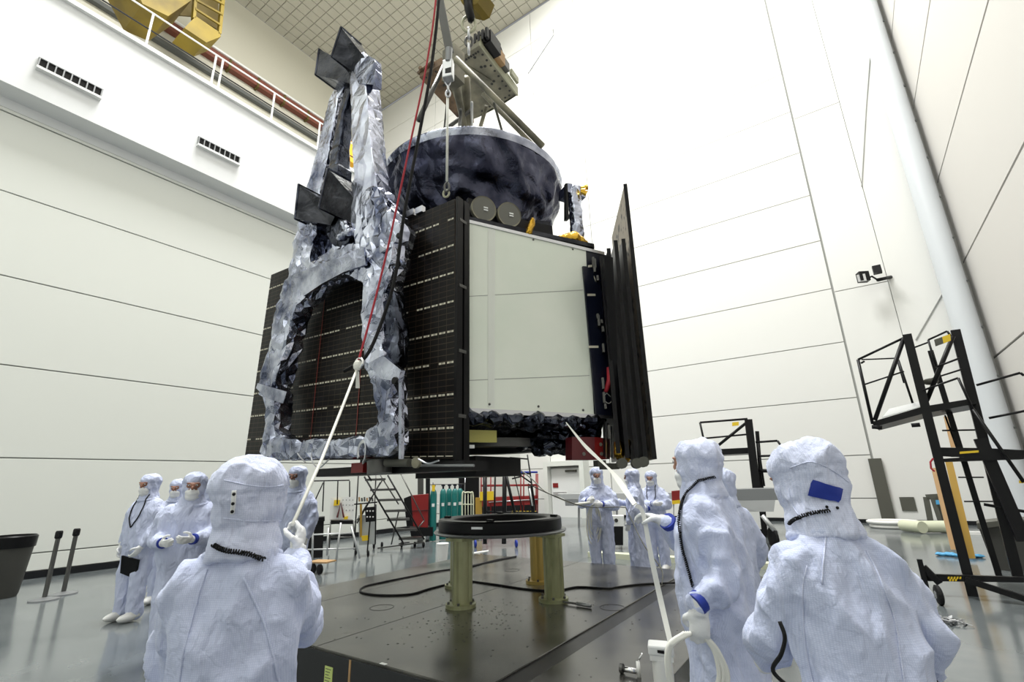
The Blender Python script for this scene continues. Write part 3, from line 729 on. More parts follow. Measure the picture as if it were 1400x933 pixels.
leg([(374, 618, 12), (378, 590, 12), (382, 560, 13), (378, 535, 15), (378, 520, 20), (390, 480, 21), (397, 440, 24), (408, 405, 26), (418, 380, 24), (424, 345, 24), (430, 310, 22)])
leg([(420, 400, 22), (440, 378, 20), (465, 362, 20), (490, 358, 22), (520, 370, 24)])
leg([(538, 610, 15), (538, 580, 16), (536, 550, 15), (534, 525, 17), (524, 500, 19), (520, 460, 19), (520, 420, 20), (524, 385, 25), (530, 345, 30), (526, 310, 27), (516, 280, 22)])
leg([(540, 590, 16), (520, 600, 14)])
leg([(376, 612, 14), (420, 616, 12), (470, 613, 12), (510, 611, 13), (540, 611, 14)])
leg([(378, 600, 13), (392, 606, 11)])
def fold(p, n):
    a = nz3(p[0] * 4.2, p[1] * 4, p[2] * 4.2); b = nz3(p[0] * 10 + 7, p[1] * 10, p[2] * 8); c = nz3(p[0] * 26, p[1] * 26, p[2] * 22)
    return .04 * (abs(a) - .2) + .04 * (.25 - abs(b)) + .005 * c
me = crinkle(skin(mb, .018, 2, fold), .085)
mesh_obj('boom_frame_foil', me, 'foil_silver', sc, smooth=False)
mb = MB()
leg([(516, 290, 22), (508, 245, 20), (504, 200, 18.5), (501, 150, 17), (498, 112, 16), (500, 90, 13)])
leg([(534, 330, 26), (545, 325, 20)]); leg([(500, 250, 12), (503, 300, 20), (508, 330, 18)])
def fold2(p, n):
    b = nz3(p[0] * 7 + 7, p[1] * 7, p[2] * 3.5); c = nz3(p[0] * 20, p[1] * 20, p[2] * 16)
    k = max(0, min(1, (4.6 - p[2]) / .6)); return (.018 + .035 * k) * (.2 - abs(b)) + (.003 + .006 * k) * c
mesh_obj('upper_boom_foil', crinkle(skin(mb, .018, 2, fold2), .06), 'foil_smooth', sc, smooth=False)
mb = MB()
leg([(430, 300, 21), (440, 255, 18), (450, 215, 16), (458, 175, 14), (466, 140, 12), (478, 118, 12)], YF + .12)
leg([(462, 300, 24), (445, 330, 30), (470, 330, 26), (440, 355, 22)], YF + .18)
mesh_obj('left_boom_foil', crinkle(skin(mb, .018, 2, fold2), .10), 'foil_silver', sc, smooth=False)
mb = MB()
leg([(463, 265, 14), (465, 210, 9), (472, 160, 8), (482, 125, 8)], YF + .05); leg([(460, 300, 22), (478, 330, 18)], YF + .08)
leg([(540, 410, 11), (542, 450, 12), (544, 495, 11)], YF + .03)
mesh_obj('dark_boom_foil', crinkle(skin(mb, .018, 2, fold2), .10), 'foil_dark', sc, smooth=False)
# gusset sheet across the arch
pts = [(396, 378), (497, 338), (500, 362), (470, 372), (440, 388), (415, 405)]
mb = MB().prism([fo(*p_, YF - .16) for p_ in pts], (0, .02, 0)); mb.build('gusset_sheet', 'foil_silver', sc)
MB().prism([fo(*p_, YF - .19) for p_ in ((503, 497), (523, 486), (548, 506), (544, 522), (520, 518))], (0, .05, 0)).build('fold_pocket', 'foil_silver', sc)
MB().prism([fo(*p_, YF - .2) for p_ in ((350, 531), (352, 524), (392, 536), (387, 552), (365, 545))], (0, .05, 0)).build('fold_pocket', 'foil_silver', sc)
MB().prism([fo(*p_, YF - .12) for p_ in ((545, 510), (549, 512), (549, 628), (545, 628))], (0, .03, 0)).build('edge_hem', 'foil_bright', sc)
crumple([fo(470, 305, YF - .12), fo(478, 318, YF - .12), fo(466, 325, YF - .12)], [.05, .06, .05], 'blanket_knot', 'foil_bright', .018, .03, 14)
# boxy horns
def horn(big, small, d, mm='foil_black', name='sensor_horn'):
    B = [fo(*p_, YF - d) for p_ in big[:2]] + [fo(*p_, YF - d + .0) for p_ in big[2:]]
    Sx = [fo(*p_, YF - .06) for p_ in small]
    dd = np.array([0, .3, 0]); d2 = np.array([0, .16, 0])
    a0, a1 = B[0], B[1]; s0, s1 = Sx
    vs = [a0, a1, a1 + dd, a0 + dd, s0, s1, s1 + d2, s0 + d2]
    mb = MB().add(vs, [(3, 2, 1, 0), (4, 5, 6, 7), (0, 1, 5, 4), (1, 2, 6, 5), (2, 3, 7, 6), (3, 0, 4, 7)])
    h = mb.build(name, mm, sc)
    rim = MB(); P = [a0, a1, a1 + dd, a0 + dd, a0]
    for i in range(4): rim.tube([P[i], P[i + 1]], .013, 5)
    rim.build('horn_rim', 'foil_dark', h); return h
horn(((436, 67), (431, 102)), ((484, 92), (478, 114)), .22)
horn(((466, 37), (453, 77)), ((506, 88), (492, 104)), .30)
horn(((408, 252), (403, 299)), ((462, 287), (452, 308)), .26, 'foil_black')
horn(((448, 230), (436, 284)), ((492, 280), (484, 306)), .34, 'foil_black')
MB().prism([fo(*p_, YF - .12) for p_ in ((486, 105), (487, 95), (503, 76), (512, 80), (513, 96), (512, 116), (490, 114))], (0, .10, 0)).build('boom_top', 'foil_silver', sc)
p = fo(546, 323, YF - .2); MB().lathe([(.03, 0), (.025, .02)], p, (0, -1, 0), 10).build('bolt', 'black_metal', sc)
p = fo(541, 521, YF - .22); MB().lathe([(.035, 0), (.03, .02)], p, (0, -1, 0), 10).build('bolt', 'black_metal', sc)

# ---- high gain dish, wrapped in dark blanket
dc = np.array([-3.74, 4.57]); ZR = 5.62
prof = [(0.30, -1.10), (.48, -1.06), (.68, -.98), (.88, -.84), (1.04, -.66), (1.15, -.46), (1.215, -.27), (1.235, -.10)]
prof2 = [(1.235, -.10), (1.26, -.03), (1.255, .0), (1.22, .02)]
n = 200
def dish(prof, name, mm, amp, fine=6):
    pp = catmull([(r, 0, h) for r, h in prof], fine); vs = []
    for p_ in pp:
        for j in range(n):
            a = 2 * math.pi * j / n; r, h = p_[0], p_[2]
            X_, Y_ = r * math.cos(a), r * math.sin(a)
            wv = amp * ((abs(nz3(X_ * 2.4 + h, Y_ * 2.4, h * 2.4)) * 2 - .6) + (.3 - abs(nz3(X_ * 4 + 3, Y_ * 4, h * 4 + a))) + .35 * (.3 - abs(nz3(X_ * 11, Y_ * 11, h * 7))))
            vs.append((dc[0] + (r - wv * .6) * math.cos(a), dc[1] + (r - wv * .6) * math.sin(a), ZR + h + wv * .5))
    fs = [(i * n + j, (i + 1) * n + j, (i + 1) * n + (j + 1) % n, i * n + (j + 1) % n) for i in range(len(pp) - 1) for j in range(n)]
    return MB().add(vs, fs).build(name, mm, sc, smooth=True)
dd = dish(prof, 'dish', 'foil_navy', .085); dd['label'] = 'dish wrapped in dark navy foil blanket'
dish(prof2, 'dish_rim', 'foil_bright', .012, 4)
MB().lathe([(1.22, ZR + .02), (.9, ZR - .2), (.5, ZR - .38), (.0001, ZR - .45)], (dc[0], dc[1], 0), n=48).build('dish_face', 'white_plastic', sc, smooth=True)
MB().lathe([(.34, 4.15), (.34, 4.58)], (dc[0], dc[1], 0), n=24).build('dish_mount', 'foil_black', sc, smooth='auto')
# ================================================================ lifting gear above
lf = thing('lifting_fixture', 'olive steel lifting fixture of drilled plates and struts above the dish', 'lifting fixture', (dc[0], dc[1], 5.6))
D1 = 5.9
def slab(pts, d, th, name, mm, par=lf, depths=None):
    P = [U(*p_, (depths[i] if depths else d)) for i, p_ in enumerate(pts)]
    return MB().prism(P, th).build(name, mm, par)
up_ = np.array([0, 0, .12])
bz = 7.15
def lv(px, py, z=bz): return G(px, py, z)
# underside outlines lie level; seen from below
rp = [lv(624, 82), (lv(655, 62)), lv(706, 131), lv(683, 146), lv(655, 160)]
o = MB().prism(rp, up_).build('right_plate', 'fixture_green', lf)
MB().prism([lv(655, 62), lv(706, 131), lv(706, 131) + np.array([0, 0, .16]), lv(655, 62) + np.array([0, 0, .16])], (.02, .02, 0)).build('plate_flange', 'fixture_edge', lf)
MB().prism([lv(706, 131), lv(655, 160), lv(655, 160) + np.array([0, 0, .2]), lv(706, 131) + np.array([0, 0, .2])], (.0, -.02, 0)).build('plate_flange', 'fixture_edge', lf)
lpts = [lv(575, 105), lv(603, 88), lv(630, 110), lv(648, 168), lv(634, 168)]
o2 = MB().prism(lpts, up_).build('left_plate', 'fixture_rust', lf)
MB().prism([lv(575, 105), lv(634, 168), lv(634, 168) + np.array([0, 0, .16]), lv(575, 105) + np.array([0, 0, .16])], (-.02, 0, 0)).build('plate_flange', 'fixture_rust', lf)
MB().prism([lv(634, 168, bz - .012), lv(655, 160, bz - .012), lv(672, 110, bz - .012), lv(640, 90, bz - .012), lv(612, 110, bz - .012)], up_ * .9).build('centre_plate', 'fixture_green', lf)
rnd = random.Random(11); mb = MB()
def inpoly(x, y, P):
    c = False
    for i in range(len(P)):
        x1, y1 = P[i][0], P[i][1]; x2, y2 = P[i - 1][0], P[i - 1][1]
        if (y1 > y) != (y2 > y) and x < (x2 - x1) * (y - y1) / (y2 - y1) + x1: c = not c
    return c
for poly, nh, cols in ((rp, 34, (rp[0], rp[1], rp[2], rp[4])), (lpts, 18, lpts[:4])):
    a, b, c_, e = cols
    for side in ((a, b), (b, c_), (c_, e)):
        for t in np.linspace(.08, .92, nh // 4):
            p_ = side[0] * (1 - t) + side[1] * t; m_ = sum(cols) / 4; p_ = p_ + (m_ - p_) * .14
            mb.lathe([(.018, -.003), (.018, .002)], (p_[0], p_[1], bz), n=8)
    for k in range(nh // 2):
        m_ = sum(cols) / 4; p_ = m_ + (cols[rnd.randrange(4)] - m_) * rnd.uniform(.1, .6) + (cols[rnd.randrange(4)] - m_) * rnd.uniform(0, .3)
        if inpoly(p_[0], p_[1], poly): mb.lathe([(.022, -.003), (.022, .002)], (p_[0], p_[1], bz), n=8)
tag(mb.build('bolt_holes', 'ink', lf), None, None, None, 'stuff')
# motor and hoses on the right plate
c = lv(668, 76) + np.array([0, 0, .16]); ex = (lv(706, 131) - lv(655, 62)); ex[2] = 0; ex /= np.linalg.norm(ex); ey = np.array([-ex[1], ex[0], 0])
MB().obox(c, ex * .13, ey * .12, (0, 0, .1)).build('motor', 'black_metal', lf)
for k in range(4):
    MB().obox(c - ex * (.15 + .0) + ey * (-.09 + .06 * k), ex * .05, ey * .018, (0, 0, .08)).build('motor_fin', 'black_metal', lf)
MB().obox(c + ex * .22, ex * .09, ey * .08, (0, 0, .09)).build('gearbox', 'wood', lf)
MB().obox(c + ex * .38, ex * .07, ey * .07, (0, 0, .07)).build('coupling', 'steel_dark', lf)
MB().obox(c + ex * .62 - ey * .05, ex * .10, ey * .02, (0, 0, .05)).build('bracket', 'fixture_edge', lf)
MB().tube(catmull([c + ex * .1, c + ex * .2 - ey * .05 + np.array([0, 0, .2]), c + ex * .42 + np.array([0, 0, .16]), c + ex * .4]), .008, 5).build('hose', 'black_rubber', lf)
for (a, b, r) in (((572, 108), (592, 92), .03), ((574, 100), (580, 112), .03)):
    MB().tube([lv(*a) + np.array([0, 0, .1]), lv(*b) + np.array([0, 0, .1])], r, 8).build('pin', 'fixture_rust', lf)
# struts from the fixture down to the craft
top = lambda px, py, d=5.6: U(px, py, d)
rimz = ZR
def rimp(px, py):
    return U(px, py, dep((dc[0], dc[1], ZR)))
MID = dep((dc[0], dc[1], ZR))
for (a, b, da, db, r, mm) in (((623, 80), (742, 200), 5.3, 5.2, .035, 'fixture_green'), ((660, 128), (735, 205), 6.2, 6.2, .03, 'fixture_green'),
        ((607, 90), (572, 165), 5.5, 5.2, .028, 'steel_dark'), ((645, 150), (592, 190), 6.0, 6.2, .025, 'steel_dark'), ((613, 120), (606, 190), 5.8, 6.3, .012, 'steel_dark'),
        ((620, 100), (636, 178), 5.6, 6.2, .045, 'fixture_green'), ((636, 105), (640, 180), 5.8, 6.3, .06, 'fixture_green'), ((645, 140), (645, 176), 5.8, 6.3, .018, 'light_metal'),
        ((665, 145), (655, 180), 6, 6.3, .025, 'fixture_green'), ((675, 140), (688, 185), 6, 6.3, .016, 'dark_post'), ((630, 150), (628, 175), 5.6, 6, .02, 'steel_dark')):
    MB().tube([U(*a, da), U(*b, db)], r, 8).build('strut', mm, lf, smooth='auto')
# hydraulic head block where the struts meet
MB().obox(U(620, 92, 5.45), (.09, 0, 0), (0, .09, 0), (0, 0, .22)).build('hub_block', 'fixture_green', lf)
# crane hook
hk = thing('crane_hook', 'yellow crane hook block with dark hook at the very top', 'hook', U(640, 20, 6.0))
HD = 6.0
MB().prism([U(622, -14, HD), U(660, -14, HD), U(653, 4, HD), U(645, 8, HD), U(632, 5, HD)], (0, .25, 0)).build('hook_block', 'crane_yellow', hk)
MB().tube([U(640, 0, HD), U(641, 14, HD), U(644, 24, HD), U(643, 30, HD)], [.06, .055, .05, .03], 10).build('hook', 'black_metal', hk, smooth=True)
MB().tube([U(641, -14, HD), U(641, -14, HD) + [0, 0, 22.4]], .03, 8).build('hoist_rope', 'steel_dark', hk)
MB().tube([U(652, -14, HD), U(652, -14, HD) + [0, 0, 22.4]], .03, 8).build('hoist_rope', 'steel_dark', hk)
# shackle and chain
def link(mb, c, rx, rz, r, ax):
    ax = np.array(ax, float); c = np.array(c); mb.tube([c + ax * rx * math.cos(t) + np.array([0, 0, rz * math.sin(t)]) for t in np.linspace(0, 2 * math.pi, 18, endpoint=False)], r, 7, closed=True)
ch = thing('lifting_chain', 'olive shackle and short chain hanging from the crane hook', 'chain', U(641, 70, HD))
for k, (px, py, rx, rz, r, ax, mm) in enumerate(((641, 33, .085, .13, .02, (.8, .6, 0), 'fixture_edge'), (641, 46, .045, .075, .017, (-.6, .8, 0), 'silver'), (641, 57, .045, .075, .017, (.8, .6, 0), 'steel_dark'), (641, 67, .045, .07, .017, (-.6, .8, 0), 'silver'))):
    mb = MB(); link(mb, U(px, py, HD), rx, rz, r, ax); mb.build('link' if k else 'shackle', mm, ch, smooth=True)
# left sling: dark strap, load cell, chain, white rope, shackle
sl = thing('sling_leg', 'steel sling with load cell and taut white rope to top of the solar array', 'sling', onY(611, 270, 3.12))
SD = dep(onY(611, 268, 3.12))
MB().obox(U(615, 72, SD + .05) + (U(598, -15, SD + .1) - U(615, 72, SD + .05)) * 1.6, (U(615, 72, SD + .05) - U(598, -15, SD + .1)) * 1.6, np.array([.035, .02, 0]), (0, .006, 0)).build('strap', 'steel_dark', sl)
MB().obox(U(613, 97, SD), (.05, .02, 0), (-.02, .04, 0), (0, 0, .11)).build('load_cell', 'light_metal', sl, bevel=.01)
MB().obox(U(613, 97, SD - .05), (.03, .01, 0), (-.004, .01, 0), (0, 0, .03)).build('readout', 'black_metal', sl)
MB().tube([U(614, 66, SD), U(613, 84, SD)], .035, 8).build('swivel', 'grey_metal', sl)
for py in (112, 120, 128):
    mb = MB(); link(mb, U(612.5, py, SD), .022, .042, .010, (.8, .6, 0) if py != 120 else (-.6, .8, 0)); mb.build('link', 'silver', sl, smooth=True)
MB().tube([U(612, 132, SD), U(611, 248, SD)], .013, 8).build('rope', 'rope_white', sl, smooth=True)
mb = MB(); link(mb, U(611, 256, SD), .025, .05, .012, (.9, .4, 0)); mb.build('link', 'steel_dark', sl, smooth=True)
mb = MB(); link(mb, U(610, 265, SD), .03, .04, .012, (.9, .4, 0)); mb.build('shackle', 'fixture_edge', sl, smooth=True)
# control cords
tag(MB().tube(catmull([U(597, -12, 4.3) + [-.3, .5, 9], U(597, -12, 4.3) + [-.05, .1, 1.5], U(597, -12, 4.3), U(583, 90, 4.2), U(560, 200, 4.1), U(530, 340, 3.95), U(505, 440, 3.8), U(489, 497, 3.7)]), .0085, 6).build('red_rope', 'rope_red', smooth=True), 'thin red cord running down from the crane past the foil frame', 'rope')
tag(MB().tube(catmull([U(601, -12, 4.35) + [-.3, .5, 9], U(601, -12, 4.35) + [-.05, .1, 1.5], U(601, -12, 4.35), U(590, 90, 4.2), U(572, 190, 4.1), U(553, 290, 4.0), U(540, 380, 3.9), U(522, 440, 3.85), U(500, 488, 3.75), U(470, 508, 3.75)]), .014, 6).build('control_cable', 'black_rubber', smooth=True), 'black cable curving down from the crane beside the red cord', 'cable')
# left tag line
tl_ = thing('tag_line', 'white tag line tied in front of the array and held by near left worker', 'rope', U(398, 720, 2.2))
KD = 3.7
MB().tube([U(488, 505, KD), U(470, 552, 3.35), U(440, 628, 2.85), U(400, 718, 2.15)], [.010, .010, .010, .009], 8).build('rope', 'rope_white', tl_, smooth=True)
MB().tube([U(400, 738, 2.13), U(398, 790, 2.12), U(399, 900, 2.1), U(400, 990, 2.1)], .009, 8).build('rope_tail', 'rope_white', tl_, smooth=True)
MB().ell(U(489, 500, KD), (.04, .03, .045), 8, 6).build('knot', 'rope_white', tl_)
mb = MB(); link(mb, U(491, 497, KD), .045, .04, .010, (1, .0, 0)); mb.build('carabiner', 'chrome', tl_, smooth=True)
MB().prism([U(487, 508, KD - .02), U(490, 508, KD - .02), U(491, 531, KD - .02), U(486, 531, KD - .02)], (0, .006, 0)).build('rope_end', 'rope_white', tl_)
# lines on the platform
def platline(name, pts, r, mm, label, cat='cable'):
    tag(MB().tube(catmull([G(*p_, HP + r * .9) for p_ in pts]), r, 6).build(name, mm, smooth=True), label, cat)
platline('floor_cable', [(706, 761), (670, 768), (640, 776), (600, 781), (560, 789), (520, 797), (497, 803), (494, 810), (520, 814), (560, 813), (585, 806), (608, 800)], .011, 'black_rubber', 'black cable looped on the platform left of the ring stand')
platline('floor_cable', [(643, 795), (680, 800), (720, 806), (760, 808), (790, 803), (830, 805), (845, 803), (880, 799), (930, 797)], .011, 'black_rubber', 'black cable crossing the platform behind the front stand legs')
platline('floor_cable', [(643, 774), (670, 769), (704, 762)], .009, 'black_rubber', 'short dark cable on far left of the platform behind the stand')
p = G(770, 826, HP); e = G(808, 832, HP)
wr_ = thing('ratchet_wrench', 'dark ratchet wrench lying at the foot of a stand leg', 'wrench', p)
MB().tube([p + [0, 0, .02], (p + e) / 2 + [0, 0, .02]], .010, 8).build('shaft', 'steel_dark', wr_)
MB().tube([(p + e) / 2 + [0, 0, .022], e + [0, 0, .022]], .019, 8).build('grip', 'grey_metal', wr_, smooth='auto')
# ================================================================ people in clean-room suits
def unit(v): v = np.array(v, float); return v / (np.linalg.norm(v) + 1e-9)
def chain(mb, pts, rs, sub=3, n=12):
    for i in range(len(pts) - 1):
        a, b = np.array(pts[i], float), np.array(pts[i + 1], float)
        mb.tube([a, (a + b) / 2, b], [rs[i], (rs[i] + rs[i + 1]) / 2, rs[i + 1]], n)
    for p, r in zip(pts, rs): mb.ell(p, (r, r, r), n, 8)
def rings(mb, rg, n=24):
    vs = []
    for (x, y, z, a, b) in rg:
        for j in range(n):
            t = 2 * math.pi * j / n; c, s_ = math.cos(t), math.sin(t)
            vs.append((x + a * math.copysign(abs(c) ** .85, c), y + b * math.copysign(abs(s_) ** .85, s_), z))
    fs = [(i * n + j, i * n + (j + 1) % n, (i + 1) * n + (j + 1) % n, (i + 1) * n + j) for i in range(len(rg) - 1) for j in range(n)]
    fs += [tuple(range(n - 1, -1, -1)), tuple((len(rg) - 1) * n + j for j in range(n))]
    mb.add(vs, fs)
def glove(name, w, d, nrm, par, side=1, curl=0.9, vox=.004, s=1.0, spread=0.0, curls=None):
    """gloved hand: wrist w, fingers along d, palm facing nrm; side +1 puts the thumb on d x nrm"""
    w = np.array(w, float); d = unit(d); nrm = unit(np.array(nrm, float) - d * (np.array(nrm, float) @ d)); t = np.cross(d, nrm) * side
    mb = MB()
    R3 = np.array([t, d, nrm]).T
    mb.tube([w - d * .05 * s, w + d * .02 * s], [.040 * s, .034 * s], 12)
    mb.ell(w + d * .055 * s, (.041 * s, .056 * s, .022 * s), 14, 10, R3)
    mb.ell(w + d * .028 * s + t * .012 * s, (.036 * s, .034 * s, .024 * s), 12, 8, R3)
    Ls = [.078, .086, .080, .064]
    for k in range(4):
        off = (.030 - .020 * k) * s; base = w + d * (.095 - .004 * abs(k - 1)) * s + t * off
        c = (curls[k] if curls else curl) * (1 + .06 * k)
        p = base - d * .03 * s; pts = [p, base]; ang = c * .45; q_ = base
        dd = unit(d + t * spread * (1.5 - k) * .5)
        for fr in (.46, .30, .24):
            dir_ = dd * math.cos(ang) + nrm * math.sin(ang); q_ = q_ + dir_ * Ls[k] * fr * s; pts.append(q_); ang += c * .75
        chain(mb, pts, [.0105 * s, .0105 * s, .0100 * s, .0092 * s, .0080 * s], n=10)
    tb_ = w + d * .028 * s + t * .030 * s
    p1 = tb_ + (t * .75 + d * .55 + nrm * .45) * .034 * s; p2 = p1 + (t * .15 + d * .75 + nrm * .65 * (1 + curl * .3)) * .030 * s; p3 = p2 + (d * .65 - t * .35 * curl + nrm * .55) * .026 * s
    chain(mb, [tb_, p1, p2, p3], [.016 * s, .0135 * s, .0115 * s, .0095 * s], n=10)
    me = skin(mb, vox, 1, (lambda p, n: .0012 * nz3(p[0] * 60, p[1] * 60, p[2] * 60)) if vox < .006 else None)
    return mesh_obj(name, me, 'glove', par, local=True)
def band(mb, w, d, r, h=.03, n=16):
    w = np.array(w, float); d = unit(d); mb.tube([w - d * h / 2, w - d * h / 4, w + d * h / 4, w + d * h / 2], [r * .98, r, r, r * .98], n)
def person(label, base, face, s=1.0, vox=.022, lean=0.0, side=0.0, Rarm=None, Larm=None, head_yaw=0.0, head_pitch=0.0, legs=None, bulk=1.0,
           hands=(True, True), hand_kw=({}, {}), mask=True, skin_c='skin', cuffs=(False, False), suitm='suit', group=None, zbase=0.0, badge=None, glasses=False, cord=True, fold_amp=1.0, robe=False):
    """face = direction the body faces (x, y). Local frame: +x right, +y forward."""
    yaw = math.atan2(-face[0], face[1])
    p = thing('person', label, 'person', (base[0], base[1], zbase), group, yaw)
    p.scale = (s, s, s)
    b = bulk
    sh = lambda z: lean * (z - .9) if z > .9 else 0
    sx = lambda z: side * (z - .9) if z > .9 else 0
    mb = MB()
    rings(mb, [(sx(z), sh(z) + y0, z, a * b, c * b) for (z, a, c, y0) in ((.74, .13, .11, 0), (.80, .185, .14, 0), (.92, .205, .155, 0), (1.05, .200, .150, 0), (1.18, .205, .145, 0), (1.28, .205, .138, -.005), (1.35, .188, .13, -.01), (1.40, .150, .115, -.01), (1.46, .108, .095, -.005), (1.53, .085, .085, .01))])
    if robe: rings(mb, [(0, 0, z, a, c) for (z, a, c) in ((.12, .20, .17), (.4, .21, .17), (.8, .20, .16), (1.0, .20, .15))])
    legs = legs or (((.10, 0, .90), (.11, .02, .50), (.11, 0, .10)), ((-.10, 0, .90), (-.11, .02, .50), (-.11, 0, .10)))
    for lg in legs: chain(mb, lg, [.125, .100, .092], n=14)
    arms = []
    for sgn, arm in ((1, Rarm), (-1, Larm)):
        S_ = np.array([sx(1.36) + sgn * .172 * b, sh(1.36) - .01, 1.355])
        if arm is None: arm = ((sgn * (.27), -.02, 1.12), (sgn * .28, .10, .88))
        E_, W_ = np.array(arm[0], float), np.array(arm[1], float)
        chain(mb, [S_ - [sgn * .03, 0, 0], S_ * .5 + E_ * .5, E_, E_ * .35 + W_ * .65, W_], [.086 * b, .082 * b, .078 * b, .066, .050], n=14)
        arms.append((S_, E_, W_))
    def fold(q, n):
        x, y, z = q
        armness = min(1, max(0, (abs(x - sx(z)) - .2) / .08))
        a = nz3(x * 6, y * 6, z * 2.2); c = nz3(x * 11 + 3, y * 11, z * 6 + x * 4); e = nz3(x * 24, y * 24, z * 16)
        f = .016 * (.25 - abs(a)) * 2 + .012 * (.25 - abs(c)) * 2 * (.6 + armness) + .0035 * e
        return f * fold_amp
    me = skin(mb, vox, 2, fold)
    cv = mesh_obj('coverall', me, suitm, p, local=True)
    # boot covers
    for lg in legs:
        a = np.array(lg[2], float); mb = MB(); mb.ell(a + [0, .06, -.045], (.062, .155, .055), 14, 8); mb.tube([a + [0, 0, -.05], a + [0, 0, .08]], .085, 12)
        mesh_obj('boot_cover', skin(mb, max(.012, vox * .7), 1), 'white_plastic', p, local=True)
    # head
    H_ = np.array([sx(1.63), sh(1.63) + .02, 1.618])
    cy, sy = math.cos(head_yaw), math.sin(head_yaw); cp, sp = math.cos(head_pitch), math.sin(head_pitch)
    Rz = np.array([[cy, -sy, 0], [sy, cy, 0], [0, 0, 1]]); Rx = np.array([[1, 0, 0], [0, cp, -sp], [0, sp, cp]]); RH = Rz @ Rx
    hp = lambda x, y, z: H_ + RH @ np.array([x, y, z])
    mb = MB()
    mb.ell(hp(0, -.018, .050), (.112, .132, .100), 20, 12, RH)      # crown
    mb.ell(hp(0, -.012, -.02), (.104, .120, .115), 20, 12, RH)      # sides
    mb.ell(hp(0, .0, -.085), (.086, .098, .07), 16, 10, RH)
    nk = np.array([sx(1.50), sh(1.50) + .0, 1.50])
    mb.tube([hp(0, -.01, -.08), nk + [0, 0, .0], nk + [0, -.01, -.07]], [.094, .102, .116], 18)
    def hf(q, n):
        x, y, z = q; r_ = RH.T @ (np.array(q) - H_)
        band_ = math.exp(-((r_[2] - .030) / .006) ** 2)
        gath = abs(nz3(math.atan2(r_[1], r_[0]) * 5, 2, r_[2] * 8))
        return min(fold_amp, 1.5) * (.010 * (.3 - abs(nz3(x * 12, y * 12, z * 7))) * 2 + .008 * (.3 - gath) + .002 * nz3(x * 40, y * 40, z * 30)) - .006 * band_
    hd = mesh_obj('hood', skin(mb, min(vox, .014), 1, hf), 'suit_hood' if suitm == 'suit' else suitm, p, local=True)
    # face
    mb = MB(); mb.ell(hp(0, .045, .012), (.070, .083, .050), 18, 12, RH); mb.ell(hp(0, .122, -.015), (.014, .018, .022), 10, 6, RH)
    mb.ell(hp(.035, .104, .034), (.030, .018, .009), 8, 6, RH); mb.ell(hp(-.035, .104, .034), (.030, .018, .009), 8, 6, RH)
    mb.ell(hp(0, .05, -.045), (.06, .07, .045), 12, 8, RH)
    fc = mesh_obj('face', skin(mb, .006, 1), skin_c, p, local=True)
    for sg in (1, -1):
        ey = MB().ell(hp(sg * .031, .113, .014), (.013, .011, .008), 10, 6, RH).build('eye', 'eye_white', fc, local=False) if False else None
        mb = MB(); mb.ell(hp(sg * .031, .114, .014) , (.013, .010, .008), 10, 6, RH); o = mb.build('eye', 'eye_white', None, smooth=True)
        vs_ = np.array(mb.v); bpy.data.objects.remove(o)
        mb.build('eye', 'eye_white', _loc(p), local=True, smooth=True).parent = fc
        m2 = MB(); m2.ell(hp(sg * .031, .122, .014), (.006, .004, .006), 8, 6, RH); m2.build('pupil', 'ink', _loc(p), local=True).parent = fc
    if mask:
        mb = MB(); mb.ell(hp(0, .052, -.062), (.072, .074, .054), 16, 10, RH); mb.ell(hp(0, .104, -.045), (.026, .026, .032), 12, 8, RH); mb.ell(hp(0, .04, -.10), (.07, .075, .05), 14, 8, RH)
        mesh_obj('face_mask', skin(mb, .008, 2, lambda q, n: .004 * nz3(q[0] * 30, q[1] * 30, q[2] * 50)), 'mask', p, local=True)
    if glasses:
        mb = MB()
        for sg in (1, -1): mb.tube([hp(sg * .033 + .024 * math.cos(t), .132, .014 + .018 * math.sin(t)) for t in np.linspace(0, 6.28, 12, endpoint=False)], .003, 5, closed=True)
        mb.build('glasses', 'black_metal', _loc(p), local=True).parent = p
    # collar
    mb = MB(); mb.tube([nk + np.array([.118 * math.cos(t) * b, .10 * math.sin(t), -.055 - .02 * math.sin(t)]) for t in np.linspace(0, 2 * math.pi, 24, endpoint=False)], .017, 8, closed=True)
    mb.build('collar', suitm, _loc(p), local=True, smooth=True).parent = p
    # hands
    for i, (sgn, (S_, E_, W_)) in enumerate(zip((1, -1), arms)):
        if not hands[i]: continue
        kw = dict(hand_kw[i]); d = unit(kw.pop('d', W_ - E_)); nr = kw.pop('n', (-sgn, 0, 0))
        glove('glove', W_ + d * .035, d, nr, p, side=sgn * (-1 if kw.pop('flip', False) else 1), vox=(.004 if vox < .013 else .007), **kw)
        if cuffs[i]:
            mb = MB(); band(mb, W_ + unit(W_ - E_) * .012, W_ - E_, .052, .035); mb.build('blue_cuff_tape', 'blue', _loc(p), local=True, smooth='auto').parent = p
    return p, cv, hd, hp
class _loc(object):          # build() helper: local-frame geometry under a person
    pass
def _loc(p):
    return p
def bvh(o):
    from mathutils.bvhtree import BVHTree
    me = o.data; return BVHTree.FromPolygons([v.co for v in me.vertices], [tuple(q.vertices) for q in me.polygons])
def on_skin(bv, pts, off=.004, k=8):
    out = []
    for p_ in catmull(pts, k):
        c, n, i, d = bv.find_nearest(Vector(p_)); out.append(np.array(c) + np.array(n) * off)
    return out
